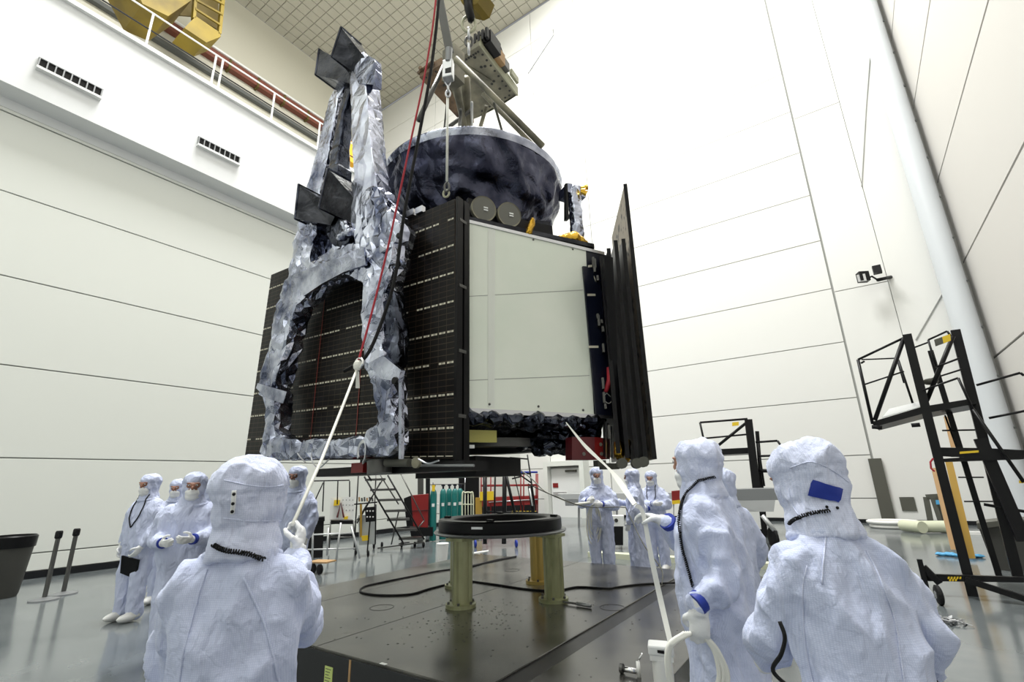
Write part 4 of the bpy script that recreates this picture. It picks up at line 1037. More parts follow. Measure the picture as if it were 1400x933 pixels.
def coil(path, R_, pitch, r, name, par, mm='black_rubber'):
    P = [np.array(q_, float) for q_ in path]; seg = [np.linalg.norm(P[i + 1] - P[i]) for i in range(len(P) - 1)]; Lt = sum(seg)
    n = int(Lt / pitch * 8); pts = []
    cum = np.concatenate([[0], np.cumsum(seg)])
    for i in range(n + 1):
        s_ = Lt * i / n; k = min(int(np.searchsorted(cum, s_, 'right')) - 1, len(seg) - 1); t = (s_ - cum[k]) / seg[k]
        c = P[k] * (1 - t) + P[k + 1] * t; d = unit(P[k + 1] - P[k]); u = unit(np.cross(d, [.3, .2, 1])); v = np.cross(d, u); a = 2 * math.pi * i / 8
        pts.append(c + R_ * (math.cos(a) * u + math.sin(a) * v))
    o = MB().tube(pts, r, 4).build(name, mm, par, local=True, smooth=True); return o
def loc(p, world):           # world point -> person's local frame
    o = p; y = o.rotation_euler[2]; v = np.array(world, float) - np.array(o['_org']); c, s_ = math.cos(-y), math.sin(-y)
    return np.array([c * v[0] - s_ * v[1], s_ * v[0] + c * v[1], v[2]]) / o.scale[0]
def localise(base, face, s, world):
    y = math.atan2(-face[0], face[1]); v = np.array(world, float) - np.array([base[0], base[1], 0]); c, s_ = math.cos(-y), math.sin(-y)
    return np.array([c * v[0] - s_ * v[1], s_ * v[0] + c * v[1], v[2]]) / s
def stand(px, py, d, face, off=0.0):      # base point and scale from the top of the hood
    t = U(px, py, d); s = t[2] / 1.768
    f = unit((face[0], face[1])); return (t[0], t[1]), s

def hit(p, bv, px, py, off=.002):
    o_ = loc(p, CAM); d_ = unit(loc(p, U(px, py, 5.0)) - o_)
    c, n, i, d = bv.ray_cast(Vector(o_), Vector(d_))
    return None if c is None else np.array(c) + np.array(n) * off
def seam_px(p, bv, pts, r, name, mm, off=.001, k=5):
    P = [hit(p, bv, a[0], a[1], off) for a in catmull([(x, y, 0) for x, y in pts], k)]; P = [q for q in P if q is not None]
    if len(P) > 2: return MB().tube(P, r, 6).build(name, mm, p, local=True, smooth=True)
# ---- near left: back to the camera
fd = (-.74, .67); b0, s0 = stand(350, 624, 1.62, fd)
Wr = localise(b0, fd, s0, U(406, 764, 2.12)); 
p1, cv, hd, hp = person('person in white hooded suit at front left, back turned, snap strip on hood', b0, fd, s0, vox=.010, bulk=.90, head_yaw=-.38, head_pitch=.05,
    Rarm=((.15, .26, 1.14), Wr), Larm=((-.20, .12, 1.13), (-.20, .30, .98)), fold_amp=2.1,
    hand_kw=({'d': (.02, .25, .95), 'n': (-.9, .2, .0), 'curl': 1.5}, {}), cord=False)
bv = bvh(cv); bh = bvh(hd)
for pts in (((283, 780), (272, 812), (262, 850), (252, 890), (243, 950)), ((333, 790), (347, 821), (360, 850), (370, 885), (384, 950))):
    seam_px(p1, bv, pts, .0035, 'shoulder_seam', 'suit', .001)
for pts in (((306, 657), (340, 664), (370, 666), (398, 662)), ((306, 709), (345, 713), (384, 712)), ((390, 640), (396, 670), (392, 700))):
    seam_px(p1, bh, pts, .002, 'hood_seam', 'suit_hood', .001)
seam_px(p1, bh, ((320, 671), (319, 687), (317.5, 703)), .0075, 'snap_strip', 'mask', -.001)
for (x, y) in ((320.5, 676), (319, 688), (318, 699)):
    c = hit(p1, bh, x, y, .006)
    if c is not None: MB().ell(c, (.0055, .0055, .0055), 8, 6).build('snap', 'black_metal', p1, local=True)
def both(p, a, b, px, py, off):
    c = [q for q in (hit(p, a, px, py, off), hit(p, b, px, py, off)) if q is not None]; o_ = loc(p, CAM)
    return min(c, key=lambda q: np.linalg.norm(q - o_)) if c else None
def cord_px(p, pts, R_, pitch, r, off=.012):
    P = [both(p, bv, bh, a[0], a[1], off) for a in catmull([(x, y, 0) for x, y in pts], 4)]; P = [q for q in P if q is not None]
    if len(P) > 2: coil(P, R_, pitch, r, 'coiled_cord', p)
cord_px(p1, ((294, 745), (306, 751), (325, 756), (345, 760), (360, 765)), .006, .0075, .0026, .008)
# ---- near right: back turned, blue patch on hood
fd = (-.55, .83); b0, s0 = stand(1122, 598, 1.60, fd)
p4, cv, hd, hp = person('person in white hooded suit at front right, back turned, blue patch on hood', b0, fd, s0, vox=.010, bulk=.87, head_yaw=.25, head_pitch=-.18, lean=.16, side=0,
    Rarm=((.25, .06, 1.13), (.28, .24, .92)), Larm=((-.18, .20, 1.12), (-.14, .40, 1.0)), fold_amp=2.1)
bv = bvh(cv); bh = bvh(hd)
for pts in (((1184, 754), (1200, 785), (1215, 825), (1225, 860), (1238, 950)), ((1103, 774), (1098, 800), (1098, 829), (1102, 884), (1115, 950)), ((1129, 735), (1126, 765), (1124, 800))):
    seam_px(p4, bv, pts, .0025, 'suit_seam', 'suit_hood', .0015)
for pts in (((1080, 640), (1110, 632), (1140, 645), (1160, 660)), ((1078, 668), (1083, 690), (1092, 705))):
    seam_px(p4, bh, pts, .002, 'hood_seam', 'suit_hood', .001)
vs = []; nu_, nv_ = 8, 5
for j in range(nv_):
    for i in range(nu_):
        u_, v_ = i / (nu_ - 1), j / (nv_ - 1); a = np.array([1111, 656]) * (1 - u_) + np.array([1151, 669]) * u_; b_ = np.array([1105, 677]) * (1 - u_) + np.array([1146, 688]) * u_
        q_ = a * (1 - v_) + b_ * v_; c = hit(p4, bh, q_[0], q_[1], .006); vs.append(c if c is not None else vs[-1])
MB().add(vs, [(j * nu_ + i, j * nu_ + i + 1, (j + 1) * nu_ + i + 1, (j + 1) * nu_ + i) for j in range(nv_ - 1) for i in range(nu_ - 1)]).build('blue_patch', 'blue', p4, local=True, smooth=True)
for (x, y) in ((1131, 694), (1144, 695)):
    c = hit(p4, bh, x, y, .003)
    if c is not None: MB().ell(c, (.005, .005, .005), 8, 6).build('snap', 'black_metal', p4, local=True)
cord_px(p4, ((1082, 717), (1092, 709), (1108, 703), (1135, 699)), .005, .0075, .0024, .008)
wl_ = [loc(p4, U(*q_)) for q_ in ((1250, 893, 1.55), (1262, 908, 1.5), (1280, 935, 1.48))]
coil(wl_, .008, .008, .003, 'coiled_cord', p4)
MB().tube(catmull([loc(p4, U(*q_)) for q_ in ((1066, 850, 1.32), (1073, 872, 1.30), (1068, 895, 1.30), (1057, 918, 1.32), (1085, 945, 1.32))]), .006, 6).build('black_strap', 'black_rubber', p4, local=True, smooth=True)
# ---- middle right: side view, holding the line and a coil of white strap
fd = (-.99, .05); b0, s0 = stand(952, 599, 2.75, fd)
Rw = localise(b0, fd, s0, U(915, 716, 2.93)); Lw = localise(b0, fd, s0, U(957, 822, 2.26)); Le = localise(b0, fd, s0, U(1000, 785, 2.34)); Re = localise(b0, fd, s0, U(940, 745, 3.0))
p3, cv, hd, hp = person('person in white suit seen from the side, holding the tag line and coiled white strap', b0, fd, s0, vox=.013, bulk=1.12, head_yaw=-.15, head_pitch=.1,
    Rarm=(Re, Rw), Larm=(Le, Lw), cuffs=(True, True), robe=True, skin_c='skin_light', fold_amp=1.9,
    hand_kw=({'d': (0, 1, .30), 'n': (-.3, 0, -.9), 'curl': .75, 's': 1.1}, {'d': (.0, .15, -1), 'n': (.9, .2, 0), 'curl': 1.2, 's': 1.15}))
bv = bvh(cv); bh = bvh(hd)
cord_px(p3, ((976, 652), (960, 656), (946, 668), (936, 685), (931, 712), (933, 745), (940, 775), (948, 803)), .006, .009, .003, .012)
sm = [loc(p3, U(*q_)) for q_ in ((972, 850, 2.5), (974, 900, 2.5), (978, 980, 2.5))]
MB().tube(on_skin(bv, sm, .001), .004, 5).build('suit_seam', 'suit_hood', p3, local=True)
# coil of strap hanging from his hand, and the line up to the craft
wt = thing('white_strap', 'white strap hanging in loops from the hand of the middle right worker', 'strap', U(947, 860, 2.5))
for k, (x0, x1, yb) in enumerate(((-42, 12, 985), (-32, 30, 1010), (-38, 42, 970), (-24, 50, 1000))):
    c = [U(q_[0], q_[1], q_[2] - .24) for q_ in ((936 + k * 3, 866, 2.47), (922 + x0 * .2, 885, 2.45), (915 + x0 * .15 + 6, 930, 2.43), (935, yb, 2.42), (975 + x1 * .35, 940, 2.43), (978 + k * 2, 895, 2.45), (958, 864, 2.47))]
    MB().tube(catmull(c, 7), .011, 6).build('loop', 'rope_white', wt, smooth=True)
ts = thing('white_tag_strap', 'broad white strap from spacecraft underside through worker hand down to platform', 'strap', U(875, 695, 2.95))
def ribbon(pts, ws, name, par):
    P = catmull(pts, 6); n = len(P); vs = []
    for i, p_ in enumerate(P):
        t = unit(P[min(i + 1, n - 1)] - P[max(i - 1, 0)]); v = unit(np.cross(t, p_ - CAM)); w_ = np.interp(i / (n - 1), np.linspace(0, 1, len(ws)), ws)
        h = unit(np.cross(v, t)) * .003
        vs += [p_ + v * w_ + h, p_ - v * w_ + h, p_ - v * w_ - h, p_ + v * w_ - h]
    fs = []
    for i in range(n - 1):
        for j in range(4): a = i * 4 + j; b = i * 4 + (j + 1) % 4; fs.append((a, b, b + 4, a + 4))
    fs += [(0, 1, 2, 3)[::-1], tuple((n - 1) * 4 + j for j in range(4))]
    return MB().add(vs, fs).build(name, 'rope_white', par)
ribbon([U(774, 578, 4.5), U(800, 610, 4.2), U(836, 645, 3.7), U(868, 690, 3.0)], [.004, .010, .016, .007, .022, .014], 'upper_run', ts)
ribbon([U(869, 691, 2.99), U(879, 702, 2.98), U(890, 760, 2.9), U(903, 820, 2.8), U(918, 885, 2.62)], [.013, .013, .015, .016, .014], 'lower_run', ts)

# ---- left group
fd = (.35, -.94); b0 = G(182, 848)[:2]; s0 = U(209, 648, dep((b0[0], b0[1], 1.75)))[2] / 1.768
hd_ = U(209, 648, dep((b0[0], b0[1], 1.75))); 
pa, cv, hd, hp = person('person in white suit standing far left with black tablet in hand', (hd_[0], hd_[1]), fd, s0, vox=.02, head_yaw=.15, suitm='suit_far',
    Rarm=((.27, -.02, 1.14), (.27, .02, .90)), Larm=((-.27, 0, 1.13), (-.20, .12, .90)), hand_kw=({'d': (0, .1, -1), 'curl': 1.0}, {}), fold_amp=1.3)
tb_ = thing('tablet', 'black tablet held low by the far left worker', 'tablet', U(178, 775, dep((hd_[0], hd_[1], .9)) - .25))
D_ = dep((hd_[0], hd_[1], .9)) - .22
MB().prism([U(166, 760, D_), U(189, 766, D_), U(184, 792, D_), U(164, 784, D_)], (0, .02, 0)).build('case', 'panel_black', tb_)
bv = bvh(cv)
for sg in (1, -1):
    cp_ = [np.array([sg * .07, .05, 1.50]), np.array([sg * .085, .14, 1.38]), np.array([sg * .07, .16, 1.22]), np.array([.02, .17, 1.10])]
    MB().tube(on_skin(bv, cp_, .008, 4), .007, 5).build('neck_strap', 'black_rubber', pa, local=True, smooth=True)
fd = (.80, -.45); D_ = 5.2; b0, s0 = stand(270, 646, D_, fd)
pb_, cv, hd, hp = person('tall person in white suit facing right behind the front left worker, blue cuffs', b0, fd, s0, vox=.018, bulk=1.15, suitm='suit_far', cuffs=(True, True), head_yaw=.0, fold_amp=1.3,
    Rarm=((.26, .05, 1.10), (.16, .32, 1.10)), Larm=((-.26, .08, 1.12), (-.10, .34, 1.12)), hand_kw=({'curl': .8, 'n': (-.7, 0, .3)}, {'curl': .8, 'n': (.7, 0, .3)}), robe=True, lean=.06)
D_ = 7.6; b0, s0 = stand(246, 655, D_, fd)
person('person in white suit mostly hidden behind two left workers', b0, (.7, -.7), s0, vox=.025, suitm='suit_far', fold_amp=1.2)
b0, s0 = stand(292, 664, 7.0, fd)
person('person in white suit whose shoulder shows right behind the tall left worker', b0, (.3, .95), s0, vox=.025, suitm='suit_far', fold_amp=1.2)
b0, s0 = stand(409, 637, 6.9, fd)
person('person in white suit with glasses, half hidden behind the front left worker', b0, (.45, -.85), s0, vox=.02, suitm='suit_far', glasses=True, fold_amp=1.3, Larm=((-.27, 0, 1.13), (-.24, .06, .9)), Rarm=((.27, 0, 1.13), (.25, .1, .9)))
# ---- right group behind the platform
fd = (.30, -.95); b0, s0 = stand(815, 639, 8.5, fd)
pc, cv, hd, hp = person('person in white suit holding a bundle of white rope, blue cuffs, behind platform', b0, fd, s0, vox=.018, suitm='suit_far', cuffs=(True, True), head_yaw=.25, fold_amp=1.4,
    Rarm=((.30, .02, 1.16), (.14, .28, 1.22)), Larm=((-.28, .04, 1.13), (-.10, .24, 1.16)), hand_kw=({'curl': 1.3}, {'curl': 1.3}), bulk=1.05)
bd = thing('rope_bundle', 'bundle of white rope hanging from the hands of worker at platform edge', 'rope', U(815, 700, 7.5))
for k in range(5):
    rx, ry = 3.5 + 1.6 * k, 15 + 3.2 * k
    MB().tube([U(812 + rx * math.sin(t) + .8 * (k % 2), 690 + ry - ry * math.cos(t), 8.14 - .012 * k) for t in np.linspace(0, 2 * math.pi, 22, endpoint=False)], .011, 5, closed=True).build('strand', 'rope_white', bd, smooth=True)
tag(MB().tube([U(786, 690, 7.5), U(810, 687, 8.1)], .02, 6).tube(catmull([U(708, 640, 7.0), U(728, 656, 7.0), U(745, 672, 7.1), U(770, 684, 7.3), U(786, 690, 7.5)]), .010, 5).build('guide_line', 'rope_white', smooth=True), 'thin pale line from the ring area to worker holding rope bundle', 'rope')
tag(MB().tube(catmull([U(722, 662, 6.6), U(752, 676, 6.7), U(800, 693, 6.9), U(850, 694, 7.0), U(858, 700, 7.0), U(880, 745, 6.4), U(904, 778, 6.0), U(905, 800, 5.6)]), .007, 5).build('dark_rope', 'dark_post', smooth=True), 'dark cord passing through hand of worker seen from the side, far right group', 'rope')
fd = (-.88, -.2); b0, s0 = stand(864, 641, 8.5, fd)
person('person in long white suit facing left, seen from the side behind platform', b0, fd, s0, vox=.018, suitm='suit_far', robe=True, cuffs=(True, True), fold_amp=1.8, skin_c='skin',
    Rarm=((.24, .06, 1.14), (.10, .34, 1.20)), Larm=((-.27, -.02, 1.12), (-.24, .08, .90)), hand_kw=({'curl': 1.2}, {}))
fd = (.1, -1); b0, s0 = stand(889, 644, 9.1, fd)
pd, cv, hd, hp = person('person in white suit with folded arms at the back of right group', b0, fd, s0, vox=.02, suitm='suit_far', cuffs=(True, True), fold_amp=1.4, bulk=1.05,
    Rarm=((.28, .04, 1.14), (-.02, .24, 1.17)), Larm=((-.28, .04, 1.14), (.04, .22, 1.10)), hand_kw=({'curl': .6, 'd': (-1, .1, 0), 'n': (0, -1, 0)}, {'curl': .6, 'd': (1, .1, 0), 'n': (0, -1, 0)}))
bv = bvh(cv)
for sg in (1, -1):
    cp_ = [np.array([sg * .07, .05, 1.50]), np.array([sg * .085, .14, 1.38]), np.array([sg * .07, .16, 1.25])]
    MB().tube(on_skin(bv, cp_, .008, 4), .007, 5).build('neck_strap', 'black_rubber', pd, local=True, smooth=True)
b0, s0 = stand(984, 640, 3.9, fd)
person('person in white suit hidden behind the middle right worker, hood edge showing', b0, (-.8, .5), s0, vox=.02, suitm='suit_far', fold_amp=1.2)

for o in bpy.data.objects:
    if o.get('category') == 'person': o['group'] = 'workers in clean-room suits around the spacecraft'
# ================================================================ equipment around the hall
def T_(pts, r, name, mm, par, n=8): return MB().tube(pts, r, n).build(name, mm, par, smooth='auto')
class Pl:                     # upright picture-facing frame standing at a floor point: gives points at px,py
    def __init__(s, px, py, dirn=None):
        s.o = G(px, py); s.n = np.array([s.o[0], s.o[1], 0]) / np.linalg.norm(s.o[:2]); s.px, s.py = px, py
    def __call__(s, px, py, back=0.0): return onP(px, py, s.o + s.n * back, s.n)
# ---- trash bin
b = G(-4, 818); tb = thing('trash_bin', 'large dark rubbish bin with liner at the far left edge', 'bin', b)
h = zat(b[0], b[1], 735); r = .30
MB().lathe([(r * .75, 0), (r * .8, .05), (r, h - .1), (r * 1.04, h - .1), (r * 1.04, h), (r * .97, h), (r * .9, h - .15)], b, n=24).build('bin_body', 'bin_grey', tb, smooth='auto')
MB().lathe([(r * 1.05, h - .16), (r * 1.08, h + .01), (r * 1.0, h + .03), (r * .96, h - .1)], b, n=24, a0=0).build('bin_liner', 'panel_black', tb, smooth='auto')
# ---- stanchions
b = G(60, 821); st1 = thing('barrier_post', 'front left chrome barrier post with black belt head', 'barrier post', b, 'barrier posts by the left wall'); st1['label'] = 'nearer of the two barrier posts, leftmost, on chrome disc base'
MB().lathe([(.19, 0), (.19, .015), (.12, .03), (.04, .045)], b, n=28).build('base_disc', 'grey_metal', st1, smooth='auto')
MB().lathe([(.032, .03), (.032, .93)], b, n=14).build('post', 'steel_dark', st1, smooth='auto')
MB().lathe([(.04, .90), (.05, .92), (.05, 1.0), (.04, 1.02)], b, n=14).box(b + [-.0, -.02, .93], b + [.08, .02, 1.0]).build('belt_head', 'black_metal', st1, smooth='auto')
dup(st1, G(86, 813), 'farther of the two barrier posts, standing just right of the nearer one')
# ---- white bucket
b = G(605, 768); bu = thing('bucket', 'white plastic bucket standing on the floor left of front stand leg', 'bucket', b)
h = zat(b[0], b[1], 744); MB().lathe([(.10, 0), (.125, h - .03), (.125, h)], b, n=20).build('pail', 'white_plastic', bu, smooth='auto')
MB().lathe([(.132, h - .01), (.135, h + .01), (.12, h + .02)], b, n=20).build('lid', 'white_paint', bu, smooth='auto')
p = Pl(652, 760); tag(MB().tube([p(648, 757), p(668, 754)], .025, 8).tube([p(656, 758), p(652, 762)], .035, 8).build('floor_valve', 'white_plastic'), 'small white plastic pipe fitting on the floor between the stand legs', 'fitting')
# ---- cable reel and dolly
p = Pl(405, 793); rl = thing('cable_reel', 'black and red cable reel on the floor behind front left worker', 'reel', p.o)
c = p(402, 776); ax = unit([1, .3, 0]); R_ = .17; c[2] = R_ + .02
for s_, mm in ((-.10, 'black_metal'), (.10, 'black_metal')):
    MB().lathe([(R_, -.01), (R_, .01)], c + ax * s_, ax, 24).build('flange', mm, rl, smooth='auto')
MB().lathe([(R_ * .8, -.09), (R_ * .8, .09)], c, ax, 20).build('wound_cable', 'rope_red', rl, smooth='auto')
T_([c + ax * -.16 + [0, 0, -R_], c + ax * .16 + [0, 0, -R_], c + ax * .16 + [0, 0, 0], c + ax * -.16, c + ax * -.16 + [0, 0, -R_]], .012, 'frame', 'black_metal', rl)
p = Pl(436, 785); dl = thing('dolly', 'small dolly with a pale wooden deck and black wheels', 'dolly', p.o)
cz = p(440, 768); MB().obox(cz, unit([1, .3, 0]) * .22, unit([-.3, 1, 0]) * .15, (0, 0, .012)).build('deck', 'wood', dl)
for dx in (-.12, .10):
    MB().wheel([cz[0] + dx, cz[1] - .1, .095], .09, .05, (0, 1, 0)).build('wheel', 'black_rubber', dl, smooth='auto')
# ---- rolling step stand (aluminium legs)
def ladderstand(label, pts_legs, base, name='step_stand'): pass
p = Pl(440, 770); ls = thing('step_stand', 'aluminium step stand with black top and thin handrail behind the cable reel', 'step stand', p.o)
for (a, b_) in (((428, 712), (427, 768)), ((449, 722), (447, 760)), ((466, 715), (459, 770)), ((480, 720), (492, 764))):
    T_([p(*a), p(*b_)], .022, 'leg', 'light_metal', ls)
for (a, b_) in (((418, 732), (484, 729)), ((420, 752), (486, 750))):
    T_([p(*a, .0), p(*b_, .0)], .018, 'rung', 'light_metal', ls); T_([p(*a, .35), p(*b_, .35)], .018, 'rung', 'light_metal', ls)
MB().prism([p(452, 712), p(483, 712), p(483, 717), p(452, 717)], p.n * .4).build('top_step', 'black_metal', ls)
for (a, b_) in (((428, 658), (478, 657)), ((443, 657), (441, 700)), ((462, 657), (461, 690)), ((478, 658), (478, 680)), ((442, 660), (420, 708))):
    T_([p(*a, .2), p(*b_, .2)], .014, 'handrail', 'black_metal', ls)
p = Pl(432, 764); bt = thing('black_tote', 'black open tote on aluminium frame behind the cable reel', 'tote', p.o)
MB().prism([p(418, 712, .1), p(443, 710, .1), p(441, 764, .1), p(421, 764, .1)], p.n * .3).build('tub', 'black_rubber', bt)
MB().prism([p(417, 709, .05), p(444, 707, .05), p(444, 713, .05), p(417, 714, .05)], p.n * .38).build('rim', 'black_metal', bt)
# ---- white pegboard cart
p = Pl(470, 755); pc_ = thing('pegboard_cart', 'white perforated board cart with yellow and maroon tools hooked on it', 'cart', p.o)
MB().prism([p(452, 681), p(486, 679), p(483, 712), p(450, 714)], p.n * .05).build('board', 'white_paint', pc_)
for (a, b_) in (((452, 714), (450, 752)), ((483, 712), (486, 752)), ((450, 735), (486, 735))): T_([p(*a), p(*b_)], .018, 'frame', 'steel_dark', pc_)
MB().prism([p(457, 684, -.02), p(465, 684, -.02), p(464, 691, -.02), p(456, 692, -.02)], -p.n * .05).build('yellow_case', 'yellow', pc_)
MB().prism([p(470, 707, -.02), p(476, 706, -.02), p(475, 712, -.02), p(470, 712, -.02)], -p.n * .05).build('yellow_tag', 'yellow', pc_)
T_([p(461, 708, -.06), p(466, 688, -.06), p(470, 708, -.06)], .025, 'maroon_clamp', 'maroon', pc_)
mb = MB()
for i in range(4):
    for j in range(3): mb.lathe([(.012, 0), (.012, .006)], p(469 + 4.5 * i, 684 + 7 * j), -p.n, 8)
tag(mb.build('peg_holes', 'steel_dark', pc_), None, None, None, 'stuff')
# ---- clear-sided tool cart with control box
p = Pl(500, 762); tc_ = thing('tool_cart', 'wheeled tool cart with row of hand tools and black control box', 'cart', p.o)
MB().prism([p(490, 705, .05), p(515, 703, .05), p(514, 744, .05), p(491, 746, .05)], p.n * .3).build('cabinet', 'bag', tc_)
for (a, b_) in (((490, 650), (484, 752)), ((514, 690), (513, 745)), ((484, 690), (516, 687)), ((488, 716), (520, 660)), ((507, 700), (502, 756))): T_([p(*a), p(*b_)], .016, 'frame', 'black_metal', tc_)
MB().prism([p(499, 694, -.08), p(513, 693, -.08), p(513, 713, -.08), p(500, 714, -.08)], -p.n * .06).build('control_box', 'black_metal', tc_)
for k in range(6): MB().lathe([(.018, 0), (.018, .01)], p(502 + 4 * (k % 3), 699 + 8 * (k // 3), -.14), -p.n, 8).build('dial', 'white_paint', tc_)
for k in range(6): MB().tube([p(491 + 3.6 * k, 680 + (k % 2)), p(491.5 + 3.6 * k, 686)], .02, 6).build('hand_tool', 'steel_dark' if k % 3 else 'wood', tc_)
MB().prism([p(494, 733, -.02), p(503, 732, -.02), p(503, 739, -.02), p(495, 740, -.02)], -p.n * .05).build('yellow_bag', 'yellow', tc_)
MB().prism([p(492, 690, -.01), p(495, 690, -.01), p(495, 735, -.01), p(492, 735, -.01)], -p.n * .04).build('gold_bar', 'wood_gold', tc_)
for (x, y) in ((486, 757), (511, 748), (503, 759)):
    q_ = G(x, y + 3); MB().wheel([q_[0], q_[1], .07], .07, .04, (0.5, 1, 0)).build('wheel', 'black_rubber', tc_, smooth='auto')
# ---- rolling stairs
p = Pl(545, 752); rs = thing('rolling_stairs', 'dark steel rolling warehouse stairs left of the red cabinet', 'stairs', p.o)
steps = [(499, 527, 655), (506, 540, 669), (516, 550, 683), (525, 556, 698), (529, 560, 710), (537, 572, 724), (545, 577, 736)]
for (x0, x1, y) in steps: MB().prism([p(x0, y), p(x1, y - 1), p(x1, y + 2), p(x0, y + 3)], p.n * .28).build('step', 'steel_dark', rs)
for (a, b_) in (((498, 652), (552, 744)), ((530, 650), (580, 738)), ((503, 650), (508, 658))): T_([p(*a), p(*b_)], .022, 'stringer', 'black_metal', rs); 
for (a, b_) in (((548, 648), (580, 712)), ((580, 712), (568, 727)), ((520, 650), (545, 690)), ((488, 712), (524, 655)), ((514, 650), (510, 745)), ((545, 700), (535, 745)), ((516, 750), (578, 742)), ((545, 744), (560, 742))): T_([p(*a, .1), p(*b_, .1)], .017, 'rail', 'steel_dark', rs)
for x in (522, 549, 567, 579):
    q_ = G(x, 749); MB().wheel([q_[0], q_[1], .07], .07, .05, (.6, 1, 0)).build('wheel', 'black_rubber', rs, smooth='auto')
# ---- maroon cabinet
p = Pl(575, 742); cb = thing('tool_cabinet', 'maroon steel cabinet with dark side beside the gas cylinders', 'cabinet', p.o)
MB().prism([p(562, 678), p(586, 676), p(585, 722), p(565, 720)], p.n * .6).build('cabinet_body', 'red_paint', cb)
MB().prism([p(552, 682, .1), p(562, 678), p(565, 720), p(556, 720, .1)], p.n * .5).build('side', 'black_metal', cb)
MB().prism([p(560, 722), p(592, 721), p(592, 733), p(562, 735)], p.n * .6).build('plinth', 'black_metal', cb)
T_([p(563, 699, -.01), p(588, 698, -.01)], .008, 'drawer_line', 'black_metal', cb)
# tall dark post behind the cabinet
p = Pl(578, 735); ps_ = thing('steel_post', 'tall dark steel post rising behind the maroon cabinet', 'post', Pl(578, 735)(578, 735, 1))
MB().prism([p(571, 648, 1), p(579, 648, 1), p(579, 735, 1), p(571, 735, 1)], p.n * .2).build('column', 'steel_dark', ps_)
MB().prism([p(582, 648, 1), p(588, 648, 1), p(588, 735, 1), p(582, 735, 1)], p.n * .2).build('column', 'base_dark', ps_)
# ---- gas cylinders (five) in a rack
p = Pl(620, 738); x_l = [593, 606, 614.5, 622, 629]
cyl0 = None
labs = ['leftmost green gas cylinder, yellow tag on its neck', 'second green gas cylinder from left, widest in view', 'middle green gas cylinder with white label', 'fourth green gas cylinder from left', 'rightmost green gas cylinder beside the cream trolley']
for k, x in enumerate(x_l):
    back = (-.25, 0, .35, .05, .42)[k]
    top = p(x, 664, back); bx_ = np.array([top[0], top[1], 0]); r = .10
    if k == 0:
        H_ = 1.45; cyl0 = thing('gas_cylinder', labs[0], 'gas cylinder', bx_, 'green gas cylinders by the cabinet')
        MB().lathe([(r, .02), (r, H_ - .16), (r * .85, H_ - .07), (r * .5, H_ - .01), (r * .28, H_)], bx_, n=20).build('tank', 'green_tank', cyl0, smooth='auto')
        MB().lathe([(.03, H_), (.03, H_ + .07), (.06, H_ + .08), (.06, H_ + .12)], bx_, n=10).build('valve', 'blue_dark', cyl0, smooth='auto')
        q_ = bx_ - p.n * (r + .002); MB().obox(q_ + [0, 0, 1.0], np.cross(p.n, [0, 0, 1]) * .04, p.n * .002, (0, 0, .045)).build('label', 'white_paint', cyl0)
        yt = MB().obox(bx_ - p.n * .12 + [0, 0, H_ + .03], np.cross(p.n, [0, 0, 1]) * .045, p.n * .01, (0, 0, .09)).build('yellow_tag', 'yellow', cyl0)
    else:
        c_ = dup(cyl0, bx_, labs[k])
        for ch in list(c_.children):
            if ch.name.startswith('yellow_tag'): bpy.data.objects.remove(ch)
ck = thing('cylinder_rack', 'dark rack frame with rail holding the green gas cylinders', 'rack', p.o + p.n * .7)
T_([p(588, 663, .75), p(636, 662, .75)], .012, 'rail', 'steel_dark', ck); T_([p(590, 690, -.2), p(600, 690, -.2)], .02, 'rail', 'white_paint', ck)
for x in (592, 636): T_([p(x, 660, .75), p(x, 735, .75)], .014, 'post', 'black_metal', ck)
# ---- cream trolley, yellow locker, black machine
p = Pl(640, 738); tr_ = thing('hand_trolley', 'cream tubular hand trolley right of the gas cylinders', 'trolley', p.o)
T_(catmull([p(632, 736), p(632, 678), p(636, 674), p(643, 674), p(647, 679), p(647, 736)], 4), .022, 'frame', 'cream_paint', tr_)
for x in (636, 640, 644): T_([p(x, 675), p(x, 736)], .010, 'bar', 'cream_paint', tr_)
T_([p(632, 690), p(647, 690)], .014, 'cross_bar', 'cream_paint', tr_)
p = Pl(655, 740); yl = thing('yellow_locker', 'narrow yellow steel upright behind the ring stand', 'locker', p(655, 740, .4))
MB().prism([p(650, 681, .4), p(659, 681, .4), p(659, 735, .4), p(650, 735, .4)], p.n * .2).build('column', 'wood_gold', yl)
MB().prism([p(656, 673, .35), p(675, 672, .35), p(675, 684, .35), p(656, 685, .35)], p.n * .2).build('yellow_case', 'yellow', yl)
p = Pl(645, 735); bm = thing('black_machine', 'tall black machine cabinet behind gas cylinders, with silver piping', 'machine', p(640, 735, .9))
MB().prism([p(627, 646, .9), p(655, 646, .9), p(655, 735, .9), p(627, 735, .9)], p.n * .5).build('housing', 'black_metal', bm)
T_([p(636, 650, .85), p(635, 690, .85)], .018, 'pipe', 'silver', bm); T_([p(636, 650, .85), p(655, 650, .85)], .014, 'pipe', 'silver', bm)
